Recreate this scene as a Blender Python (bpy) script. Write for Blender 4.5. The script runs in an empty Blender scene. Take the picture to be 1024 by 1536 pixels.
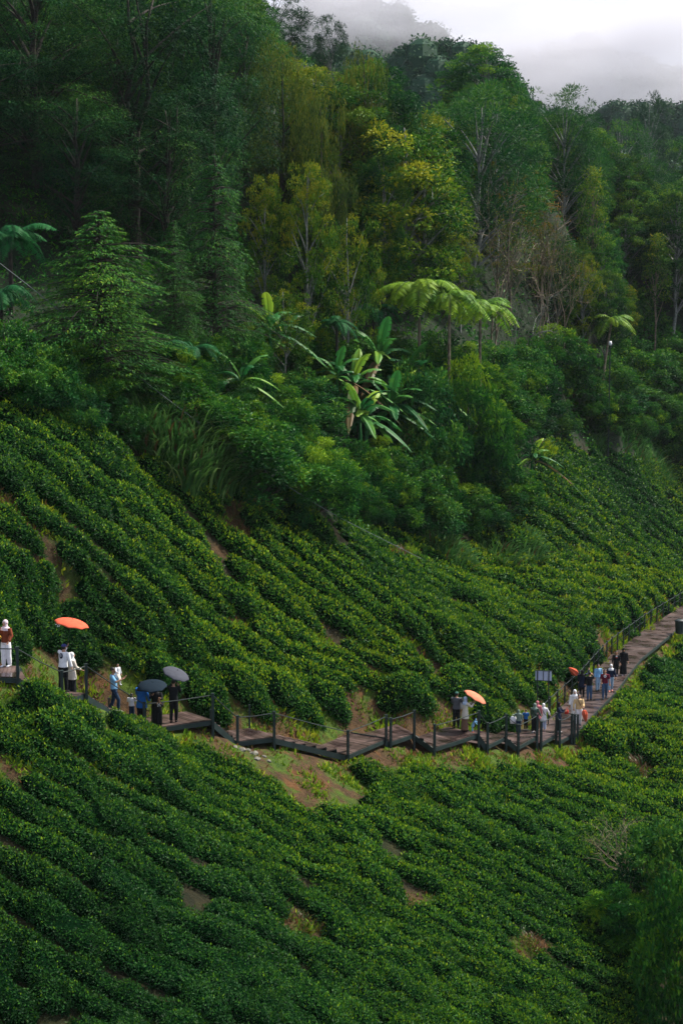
import bpy, math, random
import numpy as np
from mathutils import Vector, Matrix, Euler

SC = bpy.context.scene
COL = SC.collection
R = math.radians
PITCH = R(7.0)
F = 2560.0                      # focal length in photograph pixels (1024 x 1536)
rng = np.random.default_rng(7)
random.seed(7)

# ---------------------------------------------------------------- camera
cam_d = bpy.data.cameras.new('camera'); cam = bpy.data.objects.new('camera', cam_d); COL.objects.link(cam)
cam_d.sensor_fit = 'VERTICAL'; cam_d.sensor_height = 24.0; cam_d.lens = 40.0
cam_d.clip_start = 1.0; cam_d.clip_end = 6000.0
cam.location = (0, 0, 0); cam.rotation_euler = (math.pi/2 - PITCH, 0, 0)
SC.camera = cam

def ray(px, py):
    a = (px-512)/F; b = -(py-768)/F
    return Vector((a, math.cos(PITCH)+b*math.sin(PITCH), -math.sin(PITCH)+b*math.cos(PITCH)))
def at(px, py, Y):
    d = ray(px, py); return d*(Y/d.y)
def proj(p):
    x, y, z = p
    fwd = y*math.cos(PITCH)-z*math.sin(PITCH); up = y*math.sin(PITCH)+z*math.cos(PITCH)
    return 512+F*x/fwd, 768-F*up/fwd
def projn(P):
    fwd = P[:,1]*math.cos(PITCH)-P[:,2]*math.sin(PITCH); up = P[:,1]*math.sin(PITCH)+P[:,2]*math.cos(PITCH)
    return 512+F*P[:,0]/fwd, 768-F*up/fwd

# ---------------------------------------------------------------- tags and linking
def tag(o, label=None, cat=None, group=None, kind=None):
    if label: o['label'] = label
    if cat: o['category'] = cat
    if group: o['group'] = group
    if kind: o['kind'] = kind
    return o
def link(name, me, mat=None, parent=None):
    o = bpy.data.objects.new(name, me); COL.objects.link(o)
    if mat is not None and me is not None and not me.materials: me.materials.append(mat)
    if parent is not None: o.parent = parent
    return o
def empty(name, loc, rz=0.0, s=1.0):
    o = bpy.data.objects.new(name, None); COL.objects.link(o)
    o.location = loc; o.rotation_euler = (0, 0, rz); o.scale = (s, s, s); o.empty_display_size = .3
    return o
def mesh_np(name, V, Fq, tint=None, smooth=False):
    V = np.ascontiguousarray(V, np.float32); Fq = np.ascontiguousarray(Fq, np.int32)
    me = bpy.data.meshes.new(name)
    n = Fq.shape[1]
    me.vertices.add(len(V)); me.vertices.foreach_set('co', V.ravel())
    me.loops.add(Fq.size); me.loops.foreach_set('vertex_index', Fq.ravel())
    me.polygons.add(len(Fq)); me.polygons.foreach_set('loop_start', np.arange(0, Fq.size, n, dtype=np.int32))
    me.polygons.foreach_set('use_smooth', np.full(len(Fq), bool(smooth)))
    if tint is not None:
        a = me.attributes.new('tint', 'FLOAT', 'FACE'); a.data.foreach_set('value', np.ascontiguousarray(tint, np.float32))
    me.update(calc_edges=True)
    return me

class Geo:
    """collects quads (numpy) and becomes one mesh"""
    def __init__(s): s.V = []; s.F = []; s.T = []; s.n = 0
    def add(s, V, Fq, t=0.5):
        V = np.asarray(V, float); Fq = np.asarray(Fq, int)
        s.V.append(V); s.F.append(Fq+s.n); s.n += len(V)
        s.T.append(np.full(len(Fq), t) if np.isscalar(t) else np.asarray(t))
    def box(s, c, size, M=None, t=.5):
        c = np.array(c, float); h = np.array(size, float)/2
        v = np.array([[x, y, z] for x in (-1, 1) for y in (-1, 1) for z in (-1, 1)])*h
        if M is not None: v = v @ np.array(M.to_3x3()).T
        v = v + c
        s.add(v, [[0,1,3,2],[4,6,7,5],[0,4,5,1],[2,3,7,6],[0,2,6,4],[1,5,7,3]], t)
    def beam(s, a, b, w, h, t=.5, up=(0, 0, 1)):
        a = Vector(a); b = Vector(b); d = (b-a); L = d.length; d.normalize()
        u = Vector(up); x = d.cross(u)
        if x.length < 1e-4: x = Vector((1, 0, 0))
        x.normalize(); z = x.cross(d)
        M = Matrix((x, d, z)).transposed()
        s.box((a+b)/2, (w, L, h), M, t)
    def tube(s, pts, rad, k=6, t=.5, cap=True, flat=1.0):
        P = np.array([list(p) for p in pts], float); n = len(P)
        rad = np.broadcast_to(np.asarray(rad, float), (n,))
        T = np.gradient(P, axis=0); T /= np.linalg.norm(T, axis=1, keepdims=True)+1e-9
        u = np.array([0, 0, 1.0]) if abs(T[0][2]) < .9 else np.array([1.0, 0, 0])
        V = []
        ang = np.arange(k)*2*np.pi/k
        for i in range(n):
            x = np.cross(T[i], u); x /= np.linalg.norm(x)+1e-9
            y = np.cross(x, T[i]); u = y
            V.append(P[i]+rad[i]*(np.cos(ang)[:, None]*x+flat*np.sin(ang)[:, None]*y))
        V = np.concatenate(V)
        q = []
        for i in range(n-1):
            for j in range(k):
                q.append([i*k+j, i*k+(j+1) % k, (i+1)*k+(j+1) % k, (i+1)*k+j])
        if cap and k >= 4:
            for b, o in ((0, -1), ((n-1)*k, 1)):
                if k == 4: q.append([b, b+1, b+2, b+3])
                elif k == 6: q += [[b, b+1, b+2, b+3], [b, b+3, b+4, b+5]]
                elif k == 8: q += [[b, b+1, b+2, b+3], [b, b+3, b+4, b+7], [b+4, b+5, b+6, b+7]]
        s.add(V, q, t)
    def loft(s, rings, t=.5, cap=True):
        """rings: list of (k,3) arrays"""
        k = len(rings[0]); V = np.concatenate(rings); q = []
        for i in range(len(rings)-1):
            for j in range(k):
                q.append([i*k+j, i*k+(j+1) % k, (i+1)*k+(j+1) % k, (i+1)*k+j])
        if cap:
            n0 = len(V)
            V = np.concatenate([V, rings[0].mean(0)[None], rings[-1].mean(0)[None]])
            b = (len(rings)-1)*k
            for j in range(0, k, 2):
                q.append([n0, (j+2) % k, (j+1) % k, j]); q.append([n0+1, b+j, b+(j+1) % k, b+(j+2) % k])
        s.add(V, q, t)
    def mesh(s, name, smooth=False):
        return mesh_np(name, np.concatenate(s.V), np.concatenate(s.F), np.concatenate(s.T), smooth)
    def link(s, name, mat, parent=None, smooth=False):
        return link(name, s.mesh(name, smooth), mat, parent)

def norm(a): return a/(np.linalg.norm(a, axis=-1, keepdims=True)+1e-9)
def leaves(C, D, N, L, W, tint, fold=.25, droop=.0):
    """diamond leaves with a folded midrib: centre(base) C, direction D, normal N"""
    D = norm(D); N = norm(N - (N*D).sum(1, keepdims=True)*D); S = np.cross(D, N)
    L = np.asarray(L)[:, None]; W = np.asarray(W)[:, None]
    b = C; tip = C+D*L-N*L*droop
    m = C+D*L*.45
    l = m+S*W*.5+N*W*fold; r = m-S*W*.5+N*W*fold
    V = np.stack([b, r, tip, l], 1).reshape(-1, 3)
    n = len(C); Fq = np.arange(4*n).reshape(n, 4)
    return V, Fq, tint
def rnd_unit(n, g=rng):
    v = g.normal(size=(n, 3)); return norm(v)

class SN:
    """cheap smooth noise: sum of sines, 2D or 3D"""
    def __init__(s, seed, dim=2, n=10, freq=1.0):
        g = np.random.default_rng(seed)
        d = g.normal(size=(n, dim)); d /= np.linalg.norm(d, axis=1, keepdims=True)
        s.k = d*freq*g.uniform(.5, 1.8, size=(n, 1)); s.p = g.uniform(0, 6.28, n); s.n = n
    def __call__(s, P):
        P = np.asarray(P, float)
        return np.sin(P @ s.k.T + s.p).sum(-1)/math.sqrt(s.n/2)/1.6

# ---------------------------------------------------------------- materials
def nodes_of(m):
    m.use_nodes = True; nt = m.node_tree; return nt, nt.nodes, nt.links
def leaf_material(name, stops, rough=.5, trans=.22, spec=.35, objvar=.25, noise=0.0, nscale=.3):
    """colour ramp over the per-leaf 'tint' attribute, a little per-object variation, thin-leaf translucency"""
    m = bpy.data.materials.new(name); nt, N, L = nodes_of(m)
    N.clear(); out = N.new('ShaderNodeOutputMaterial')
    at_ = N.new('ShaderNodeAttribute'); at_.attribute_name = 'tint'
    rp = N.new('ShaderNodeValToRGB'); e = rp.color_ramp.elements
    while len(e) > 1: e.remove(e[0])
    e[0].position = stops[0][0]; e[0].color = (*stops[0][1], 1)
    for p, c in stops[1:]:
        x = e.new(p); x.color = (*c, 1)
    src = at_.outputs['Fac']
    if noise > 0:
        tc = N.new('ShaderNodeNewGeometry'); nz = N.new('ShaderNodeTexNoise'); nz.inputs['Scale'].default_value = nscale
        nz.inputs['Detail'].default_value = 2
        L.new(tc.outputs['Position'], nz.inputs['Vector'])
        ma = N.new('ShaderNodeMath'); ma.operation = 'MULTIPLY_ADD'; ma.inputs[1].default_value = noise*2
        sb = N.new('ShaderNodeMath'); sb.operation = 'SUBTRACT'; sb.inputs[1].default_value = .5
        L.new(nz.outputs['Fac'], sb.inputs[0]); L.new(sb.outputs[0], ma.inputs[0]); L.new(src, ma.inputs[2]); src = ma.outputs[0]
    L.new(src, rp.inputs['Fac'])
    oi = N.new('ShaderNodeObjectInfo'); mr = N.new('ShaderNodeMapRange')
    mr.inputs['To Min'].default_value = 1-objvar; mr.inputs['To Max'].default_value = 1+objvar
    L.new(oi.outputs['Random'], mr.inputs['Value'])
    hs = N.new('ShaderNodeHueSaturation'); L.new(rp.outputs['Color'], hs.inputs['Color']); L.new(mr.outputs[0], hs.inputs['Value'])
    pb = N.new('ShaderNodeBsdfPrincipled'); pb.inputs['Roughness'].default_value = rough
    pb.inputs['Specular IOR Level'].default_value = spec
    L.new(hs.outputs[0], pb.inputs['Base Color'])
    tr = N.new('ShaderNodeBsdfTranslucent'); L.new(hs.outputs[0], tr.inputs['Color'])
    mx = N.new('ShaderNodeMixShader'); mx.inputs[0].default_value = trans
    L.new(pb.outputs[0], mx.inputs[1]); L.new(tr.outputs[0], mx.inputs[2]); L.new(mx.outputs[0], out.inputs['Surface'])
    return m
def plain(name, col, rough=.7, col2=None, scale=6.0, metal=0.0, spec=.4, bump=0.0, coord='Object'):
    m = bpy.data.materials.new(name); nt, N, L = nodes_of(m); pb = N['Principled BSDF']
    pb.inputs['Roughness'].default_value = rough; pb.inputs['Metallic'].default_value = metal
    pb.inputs['Specular IOR Level'].default_value = spec
    tc = N.new('ShaderNodeTexCoord'); nz = N.new('ShaderNodeTexNoise'); nz.inputs['Scale'].default_value = scale
    nz.inputs['Detail'].default_value = 4
    L.new(tc.outputs[coord], nz.inputs['Vector'])
    rp = N.new('ShaderNodeValToRGB'); rp.color_ramp.elements[0].position = .35; rp.color_ramp.elements[1].position = .68
    c2 = col2 if col2 is not None else tuple(c*.72 for c in col)
    rp.color_ramp.elements[0].color = (*c2, 1); rp.color_ramp.elements[1].color = (*col, 1)
    L.new(nz.outputs['Fac'], rp.inputs['Fac']); L.new(rp.outputs['Color'], pb.inputs['Base Color'])
    if bump > 0:
        bp = N.new('ShaderNodeBump'); bp.inputs['Strength'].default_value = bump; bp.inputs['Distance'].default_value = .02
        L.new(nz.outputs['Fac'], bp.inputs['Height']); L.new(bp.outputs[0], pb.inputs['Normal'])
    return m

# ---------------------------------------------------------------- terrain: thin-plate surface through surveyed points
S = [ # (px, py, distance)
 (-300,1800,33),(200,1800,36),(512,1800,41),(900,1800,48),(1300,1750,56),
 (0,1536,43),(250,1536,46.5),(512,1536,51.5),(800,1536,57),(1024,1536,61.5),(1300,1500,68),
 (0,1300,46.6),(250,1300,52.5),(512,1300,60),(800,1300,66),(1024,1300,71.5),(1250,1300,77),
 (-120,1020,52.5),(0,1015,53),(30,1012,53.4),(95,1050,55.3),(150,1066,57.8),(215,1100,61.2),(318,1100,63.6),(355,1128,65.0),(410,1130,65.4),
 (470,1145,66.8),(520,1148,68.0),(577,1128,70.5),(640,1138,71.2),(715,1122,73.8),(760,1126,75.5),(800,1128,77.3),(835,1130,79.2),(859,1126,80.4),
 (480,1200,63.5),(600,1200,67.5),(760,1200,72.5),
 (920,1052,89.5),(959,1000,99.5),(1011,957,109.5),(1070,914,120.5),(1200,860,138),
 (1024,1120,83),(1024,1040,95),(960,1100,83.5),(1100,1000,108),
 (0,900,56.7),(0,700,62.7),(0,600,66.5),(-150,900,54),(-150,650,62),(110,1000,57.2),
 (200,1040,61.8),(200,950,64.5),(200,800,69.8),(200,700,73.5),(200,640,76),
 (330,1060,67),(400,1040,70.1),(400,900,74.9),(400,800,78.7),(400,740,81.2),
 (500,1030,73.5),(500,900,78.1),(500,810,82),(600,1055,75.0),(600,1030,75.8),(600,920,79.8),(700,1055,77.2),(700,990,79.3),(765,1055,79.8),(790,1075,80.6),
 (600,860,86.5),(640,900,87),(700,950,85.5),(760,1000,84.5),(825,1030,85),(860,1000,89),(830,950,97),(900,920,107),(950,890,117),
 (860,1050,84.5),(880,1030,89),(930,968,99.5),(985,922,112),
 (800,850,104),(700,850,97),(620,830,92),(560,800,87.5),(900,800,122),(1024,850,134),(1024,800,142),(850,700,122),(800,640,124),(820,760,114),
 (940,700,145),(1024,720,160),(940,640,152),(1150,760,165),
 (500,780,89),(600,790,95),(700,780,103),(500,650,98),(500,520,107),(640,560,110),(300,600,80),(300,500,89),(100,560,72.5),(100,450,81),(0,450,78),(-100,500,72),
 (700,520,119),(850,580,140),(1000,600,165),(800,450,138),(1000,480,185),(1150,520,195),
]
W_ = [(-22,95,7),(-25,130,24),(0,118,4),(0,155,13),(20,145,4),(25,180,10),(42,180,3),(48,215,8),(64,235,2),(0,230,20),(-35,180,42),(55,320,16),
      (-45,110,14),(90,240,-4),(120,180,-20),(110,320,6),(-60,60,2),(-60,150,30),(0,330,30),(-50,330,60),(140,250,-10),(90,130,-27),(140,120,-32),
      (0,20,-24),(-40,15,-12),(50,20,-33),(0,-25,-26),(80,60,-33),(140,40,-40),(-60,-20,-20),(140,-20,-44)]
def Yfix(px, Y): return Y+(3.2*min(max((330-px)/330, 0), 1.35) if Y < 92 else 0)
pts = np.array([list(at(s[0], s[1], Yfix(s[0], s[2]))) for s in S]+[list(w) for w in W_])
def tps(P, Q):
    d = np.linalg.norm(P[:, None, :2]-Q[None, :, :2], axis=2)
    return d*d*np.log(d+1e-6)
n_ = len(pts)
A = np.zeros((n_+3, n_+3)); A[:n_, :n_] = tps(pts, pts)+np.eye(n_)*3.0
A[:n_, n_] = 1; A[:n_, n_+1:] = pts[:, :2]; A[n_, :n_] = 1; A[n_+1:, :n_] = pts[:, :2].T
b_ = np.zeros(n_+3); b_[:n_] = pts[:, 2]
wts = np.linalg.solve(A, b_)
GX0, GX1, GY0, GY1, GS = -66.0, 144.0, -24.0, 336.0, 0.6
gx = np.arange(GX0, GX1, GS); gy = np.arange(GY0, GY1, GS)
GXX, GYY = np.meshgrid(gx, gy)
Q = np.stack([GXX.ravel(), GYY.ravel()], 1)
GZ = np.zeros(len(Q))
for i in range(0, len(Q), 20000):
    q = Q[i:i+20000]; GZ[i:i+20000] = tps(q, pts) @ wts[:n_]+wts[n_]+q @ wts[n_+1:]
GZ = GZ.reshape(GXX.shape)
tn1 = SN(1, 2, 10, .55); tn2 = SN(2, 2, 12, 1.7)
GZ += (.13*tn1(Q)+.05*tn2(Q)).reshape(GZ.shape)

def tz(x, y):
    fx = np.clip((np.asarray(x, float)-GX0)/GS, 0, len(gx)-1.001); fy = np.clip((np.asarray(y, float)-GY0)/GS, 0, len(gy)-1.001)
    ix = fx.astype(int); iy = fy.astype(int); u = fx-ix; v = fy-iy
    return (GZ[iy, ix]*(1-u)*(1-v)+GZ[iy, ix+1]*u*(1-v)+GZ[iy+1, ix]*(1-u)*v+GZ[iy+1, ix+1]*u*v)
def hit(px, py, y0=30.0, y1=330.0):
    """where the view through a photograph pixel meets the ground"""
    d = ray(px, py); Y = np.arange(y0, y1, .25); t = Y/d.y
    g = tz(d.x*t, Y) - d.z*t
    k = np.argmax(g > 0)
    if g[k] <= 0: return None
    if k == 0: return d*(Y[0]/d.y)
    f = g[k-1]/(g[k-1]-g[k]); Yh = Y[k-1]+.25*f
    return d*(Yh/d.y)
def ground(px, Y, z=None):
    """a ground point under photograph column px at distance Y"""
    x = (px-512)/F*Y*1.0
    for _ in range(4):
        zz = float(tz(x, Y)); x = (px-512)/F*(Y*math.cos(PITCH)-zz*math.sin(PITCH))
    return Vector((x, Y, float(tz(x, Y))))
# ---------------------------------------------------------------- boardwalk geometry
# near-edge corners (px, py, distance) and the kind of run that starts there
def pl(px, py, Y): return at(px, py, Yfix(px, Y))
WN = [ (pl(-150,1022,52.4),'deck'), (pl(27,1004,53.3),'stair'), (pl(92,1041,55.2),'deck'), (pl(128,1048,56.6),'stair'),
       (pl(215,1090,61.5),'deck'), (pl(318,1083,64.0),'stair'), (pl(355,1110,65.3),'deck'), (pl(410,1107,66.0),'stair'),
       (pl(520,1131,68.4),'deck'), (pl(577,1109,71.0),'stair'), (pl(584,1113,71.2),'deck'), (pl(620,1099,72.6),'stair'), (pl(650,1121,72.0),'deck'),
       (pl(716,1100,74.4),'stair'), (pl(729,1118,74.6),'deck'), (pl(757,1104,76.2),'stair'), (pl(775,1120,76.2),'deck'),
       (pl(803,1103,78.1),'stair'), (pl(809,1115,78.2),'deck'), (pl(832,1100,79.9),'stair'), (pl(837,1112,79.8),'deck'), (pl(855,1101,81.0),'end')]
WIDTH = 1.75
# level each deck run (both ends share one height)
wn = [list(p) for p, k in WN]; wk = [k for p, k in WN]
for i in range(len(wn)-1):
    if wk[i] == 'deck':
        z = (wn[i][2]+wn[i+1][2])/2; wn[i][2] = z; wn[i+1][2] = z
wn = [Vector(p) for p in wn]
# the straight path to the far right: right-edge corners
FN = [pl(860,1103,81.0), pl(884,1077,84.5), pl(922,1036,90.3), pl(944,1008,95.5), pl(961,987,100.2), pl(1011,946,110.0), pl(1075,903,121.5), pl(1150,862,134)]
for p in FN[:3]: p.z = wn[-1].z - .02
def offset_line(P, w, side=1):
    out = []
    for i in range(len(P)):
        a = P[max(i-1, 0)]; b = P[min(i+1, len(P)-1)]
        d = Vector((b.x-a.x, b.y-a.y, 0)).normalized(); n = Vector((-d.y, d.x, 0))*side
        out.append(P[i]+n*w)
    return out
wf = offset_line(wn, WIDTH)       # far edge of the zig-zag part
# keep the far edge corners in step with near edge heights
for i in range(len(wf)): wf[i].z = wn[i].z
FL = offset_line(FN, 1.9)
for i in range(len(FL)): FL[i].z = FN[i].z
SEGS = []
for i in range(len(wn)-1): SEGS.append((wn[i], wn[i+1], wf[i], wf[i+1], wk[i]))
for i in range(len(FN)-1): SEGS.append((FN[i], FN[i+1], FL[i], FL[i+1], 'deck'))
def deck_z(x, y):
    """height of the walking surface nearest to x, y and the distance to its centre line"""
    best = (1e9, 0)
    for a, b, c, d, k in SEGS:
        m0 = (a+c)/2; m1 = (b+d)/2
        e = Vector((m1.x-m0.x, m1.y-m0.y)); L2 = e.length_squared
        t = max(0, min(1, ((x-m0.x)*e.x+(y-m0.y)*e.y)/L2))
        q = m0+(m1-m0)*t; dd = math.hypot(q.x-x, q.y-y)
        if dd < best[0]: best = (dd, q.z)
    return best
# push the ground below the decks
m0s = np.array([list((a+c)/2) for a, b, c, d, k in SEGS]); m1s = np.array([list((b+d)/2) for a, b, c, d, k in SEGS])
fl = GZ.ravel().copy(); bd = np.full(len(Q), 1e9); bz = np.zeros(len(Q))
for a, b in zip(m0s, m1s):
    e = (b-a)[:2]; L2 = (e**2).sum(); t = np.clip(((Q-a[:2]) @ e)/L2, 0, 1)
    q = a[:2]+t[:, None]*e; d = np.linalg.norm(Q-q, axis=1); m = d < bd
    bd[m] = d[m]; bz[m] = (a[2]+t*(b[2]-a[2]))[m]
DECK_D = bd
lim = bz-.34+np.clip(bd-1.3, 0, None)*1.6
m = bd < 3.4
fl[m] = np.minimum(fl[m], lim[m])
low = bz-.95-np.clip(bd-1.2, 0, None)*.5            # never a deep void below
m = bd < 3.0; fl[m] = np.maximum(fl[m], low[m])
GZ = fl.reshape(GZ.shape)

def on_deck(px, py, lo=45.0, hi=140.0):
    """where the view through a pixel meets the walking surface"""
    d = ray(px, py); best = None
    for Y in np.arange(lo, hi, .1):
        p = d*(Y/d.y); dd, z = deck_z(p.x, p.y); e = abs(p.z-z)+max(0, dd-.7)*.6
        if best is None or e < best[0]: best = (e, Vector((p.x, p.y, z)))
    return best[1]
WALK_EDGE = [(-200,1052),(20,1040),(90,1030),(128,1050),(150,1062),(215,1098),(240,1108),(320,1112),(355,1140),(420,1160),(520,1180),(560,1172),(575,1134),(660,1136),(760,1140),(860,1130),(900,1075),(960,1012),(1011,965),(1090,915)]
BARE = [ # (px, py, rx, ry) patches of bare or grassy ground left free of hedges
 (485,1165,62,48),(25,1020,48,36),(445,1385,40,15),(610,1352,40,9),(796,1418,26,15),(300,1188,20,7),(960,1150,36,18),(520,1160,55,30),
 (0,700,22,16),(365,775,28,24),(175,700,26,9),(600,830,22,8),(812,680,18,10),(690,912,12,6),(20,1150,26,15),(330,830,14,8),(10,760,10,14),(445,1075,200,18),(940,430,1,1)]
# ---------------------------------------------------------------- ground sheet
def ground_material():
    m = bpy.data.materials.new('ground_soil_moss'); nt, N, L = nodes_of(m); pb = N['Principled BSDF']
    pb.inputs['Roughness'].default_value = .9; pb.inputs['Specular IOR Level'].default_value = .2
    g = N.new('ShaderNodeNewGeometry')
    def noise(s, d=4, r=.6):
        n = N.new('ShaderNodeTexNoise'); n.inputs['Scale'].default_value = s; n.inputs['Detail'].default_value = d
        n.inputs['Roughness'].default_value = r
        L.new(g.outputs['Position'], n.inputs['Vector']); return n.outputs['Fac']
    def ramp(f, a, b, ca=(0,0,0), cb=(1,1,1)):
        r = N.new('ShaderNodeValToRGB'); r.color_ramp.elements[0].position = a; r.color_ramp.elements[1].position = b
        r.color_ramp.elements[0].color = (*ca, 1); r.color_ramp.elements[1].color = (*cb, 1); L.new(f, r.inputs['Fac']); return r.outputs['Color']
    def mix(f, a, b):
        x = N.new('ShaderNodeMix'); x.data_type = 'RGBA'
        L.new(f, x.inputs['Factor']); L.new(a, x.inputs['A']); L.new(b, x.inputs['B']); return x.outputs['Result']
    soil = ramp(noise(2.6, 9, .75), .3, .7, (.022,.014,.007), (.12,.066,.028))
    clay = ramp(noise(5.0, 9, .75), .35, .7, (.085,.034,.010), (.16,.078,.030))
    moss = ramp(noise(3.5, 9, .75), .32, .66, (.014,.045,.006), (.085,.135,.010))
    c = mix(ramp(noise(.55, 5), .47, .56), soil, moss)
    c = mix(ramp(noise(.9, 3), .60, .68), c, clay)
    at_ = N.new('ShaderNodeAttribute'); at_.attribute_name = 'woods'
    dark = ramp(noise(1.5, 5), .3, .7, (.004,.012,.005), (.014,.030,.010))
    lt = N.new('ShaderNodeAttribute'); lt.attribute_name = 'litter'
    c = mix(lt.outputs['Fac'], c, ramp(noise(2.2, 6), .35, .7, (.006,.012,.004), (.030,.024,.010)))  # leaf litter under the tea, darkened further as painted shade between rows
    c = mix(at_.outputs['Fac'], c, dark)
    L.new(c, pb.inputs['Base Color'])
    bp = N.new('ShaderNodeBump'); bp.inputs['Strength'].default_value = .8; bp.inputs['Distance'].default_value = .25
    L.new(noise(6, 8, .75), bp.inputs['Height']); L.new(bp.outputs[0], pb.inputs['Normal'])
    return m
ny, nx = GZ.shape
V = np.stack([GXX.ravel(), GYY.ravel(), GZ.ravel()], 1)
ii = (np.arange(ny-1)[:, None]*nx+np.arange(nx-1)[None]).ravel()
gme = mesh_np('ground', V, np.stack([ii, ii+1, ii+nx+1, ii+nx], 1), None, True)
ppx, ppy = projn(V)
# leaf litter where the woods stand (above the tea)
def poly_edge_y(px, line):
    xs = [p[0] for p in line]; ys = [p[1] for p in line]; return np.interp(px, xs, ys)
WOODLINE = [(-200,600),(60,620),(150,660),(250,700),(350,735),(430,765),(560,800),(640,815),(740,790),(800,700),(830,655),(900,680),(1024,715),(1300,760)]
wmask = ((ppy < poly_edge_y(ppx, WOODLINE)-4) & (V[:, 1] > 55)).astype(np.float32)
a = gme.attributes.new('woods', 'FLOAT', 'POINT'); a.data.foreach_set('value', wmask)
bare_ = np.zeros(len(V))
for bx, by, brx, bry in BARE:
    q_ = ((ppx-bx)/(brx*1.15))**2+((ppy-by)/(bry*1.25))**2; bare_ = np.maximum(bare_, np.clip(1.6-q_, 0, 1)*(V[:, 1] > 35))
litter = np.clip((DECK_D-2.6)/1.6, 0, 1)*(1-bare_)*.92
a = gme.attributes.new('litter', 'FLOAT', 'POINT'); a.data.foreach_set('value', litter.astype(np.float32))
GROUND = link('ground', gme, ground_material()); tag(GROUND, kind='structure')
# far apron to the horizon, well below the slopes
ap = Geo(); 
ap.add([[-415,-55,-71],[515,-55,-71],[515,855,-71],[-415,855,-71]], [[0,1,2,3]])
tag(ap.link('valley_floor', plain('far_woods_floor', (.02,.05,.02), .95, (.01,.03,.012), .02)), kind='structure')

# ---------------------------------------------------------------- tea hedges
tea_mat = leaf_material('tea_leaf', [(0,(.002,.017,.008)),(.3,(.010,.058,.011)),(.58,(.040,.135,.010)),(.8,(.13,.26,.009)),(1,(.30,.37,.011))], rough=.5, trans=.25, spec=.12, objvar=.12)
tea_body = plain('tea_hedge_inside', (.003,.016,.005), 1.0, (.001,.006,.002), 12, spec=0.0)  # near black: shade painted into the hedge core and row gaps
FAMS = [  # name words, guides, rows between neighbouring guides, shoot yellow with sunlight painted in
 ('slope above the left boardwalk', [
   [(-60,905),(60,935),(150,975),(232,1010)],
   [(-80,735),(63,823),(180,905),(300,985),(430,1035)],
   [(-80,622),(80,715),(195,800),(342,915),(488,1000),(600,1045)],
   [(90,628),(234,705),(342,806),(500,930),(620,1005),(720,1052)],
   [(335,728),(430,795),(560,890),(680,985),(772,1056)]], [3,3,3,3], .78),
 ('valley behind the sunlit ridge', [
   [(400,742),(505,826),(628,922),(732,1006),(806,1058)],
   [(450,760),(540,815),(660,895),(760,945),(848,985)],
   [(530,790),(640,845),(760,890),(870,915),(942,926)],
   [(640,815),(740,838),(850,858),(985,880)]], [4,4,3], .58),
 ('slope below the fallen log', [
   [(735,805),(807,826),(872,849),(930,858),(1000,872)],
   [(790,745),(850,790),(910,830),(980,866),(1060,896)],
   [(800,690),(879,745),(950,805),(1024,858),(1080,890)],
   [(822,660),(900,708),(958,744),(1024,795),(1080,830)]], [3,4,4], .30),
 ('farthest slope at right', [
   [(845,662),(920,698),(970,724),(1024,757),(1080,795)],
   [(880,668),(950,690),(1024,716),(1090,742)]], [3], .34),
 ('field right of the boardwalk', [
   [(990,978),(1040,990),(1080,1000)],
   [(890,1090),(960,1105),(1080,1140)]], [9], .25),
 ('field below the boardwalk at right', [
   [(840,1132),(910,1150),(980,1170),(1080,1190)],
   [(640,1118),(740,1170),(850,1222),(960,1270),(1080,1310)],
   [(560,1160),(680,1232),(800,1300),(920,1368),(1080,1445)]], [5,5], .30),
 ('slope below the left boardwalk', [
   [(560,1160),(680,1232),(800,1300),(920,1368),(1080,1445)],
   [(50,1035),(200,1110),(330,1165),(450,1225),(600,1308),(760,1392),(900,1464),(1080,1550)],
   [(-80,1075),(60,1150),(200,1225),(330,1292),(450,1352),(600,1428),(760,1510),(880,1570)],
   [(-80,1190),(100,1285),(260,1375),(420,1458),(600,1546),(660,1575)],
   [(-80,1330),(100,1432),(240,1515),(320,1562)],
   [(-80,1450),(100,1558),(160,1595)],
   [(-80,1560),(20,1625),(60,1650)]], [5,5,3,3,3,2], .34),
]
def crossings(path):
    """the guide line laid on the ground"""
    out = []
    for x, y in path:
        p = hit(x, y)
        if p is not None: out.append(p)
    return out
def resample(P, step):
    P = np.array([list(p) for p in P]); d = np.r_[0, np.cumsum(np.linalg.norm(np.diff(P, axis=0), axis=1))]
    s = np.arange(0, d[-1], step); return np.stack([np.interp(s, d, P[:, i]) for i in range(3)], 1)
def smooth_line(g, n=60):
    """Catmull-Rom through guide corners"""
    g = [tuple(q) for q in g]
    if g[0][0] <= -60: g = [(g[0][0]-90, g[0][1]-90*(g[1][1]-g[0][1])/(g[1][0]-g[0][0])*.8)]+g
    if g[-1][0] >= 1058: g = g+[(g[-1][0]+80, g[-1][1]+80*(g[-1][1]-g[-2][1])/(g[-1][0]-g[-2][0])*.8)]
    g = np.array(g, float); g = np.vstack([2*g[0]-g[1], g, 2*g[-1]-g[-2]]); out = []
    m = len(g)-3
    for i in range(m):
        for t in np.linspace(0, 1, max(2, n//m), endpoint=(i == m-1)):
            p0, p1, p2, p3 = g[i:i+4]
            out.append(.5*((2*p1)+(-p0+p2)*t+(2*p0-5*p1+4*p2-p3)*t*t+(-p0+3*p1-3*p2+p3)*t**3))
    return np.array(out)
flushn = SN(31, 2, 8, .22); lump = SN(33, 2, 10, 2.6); lump2 = SN(34, 3, 12, 5.0); wig = SN(35, 2, 6, .35)
TEA_COUNT = 0; DBG = False
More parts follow.
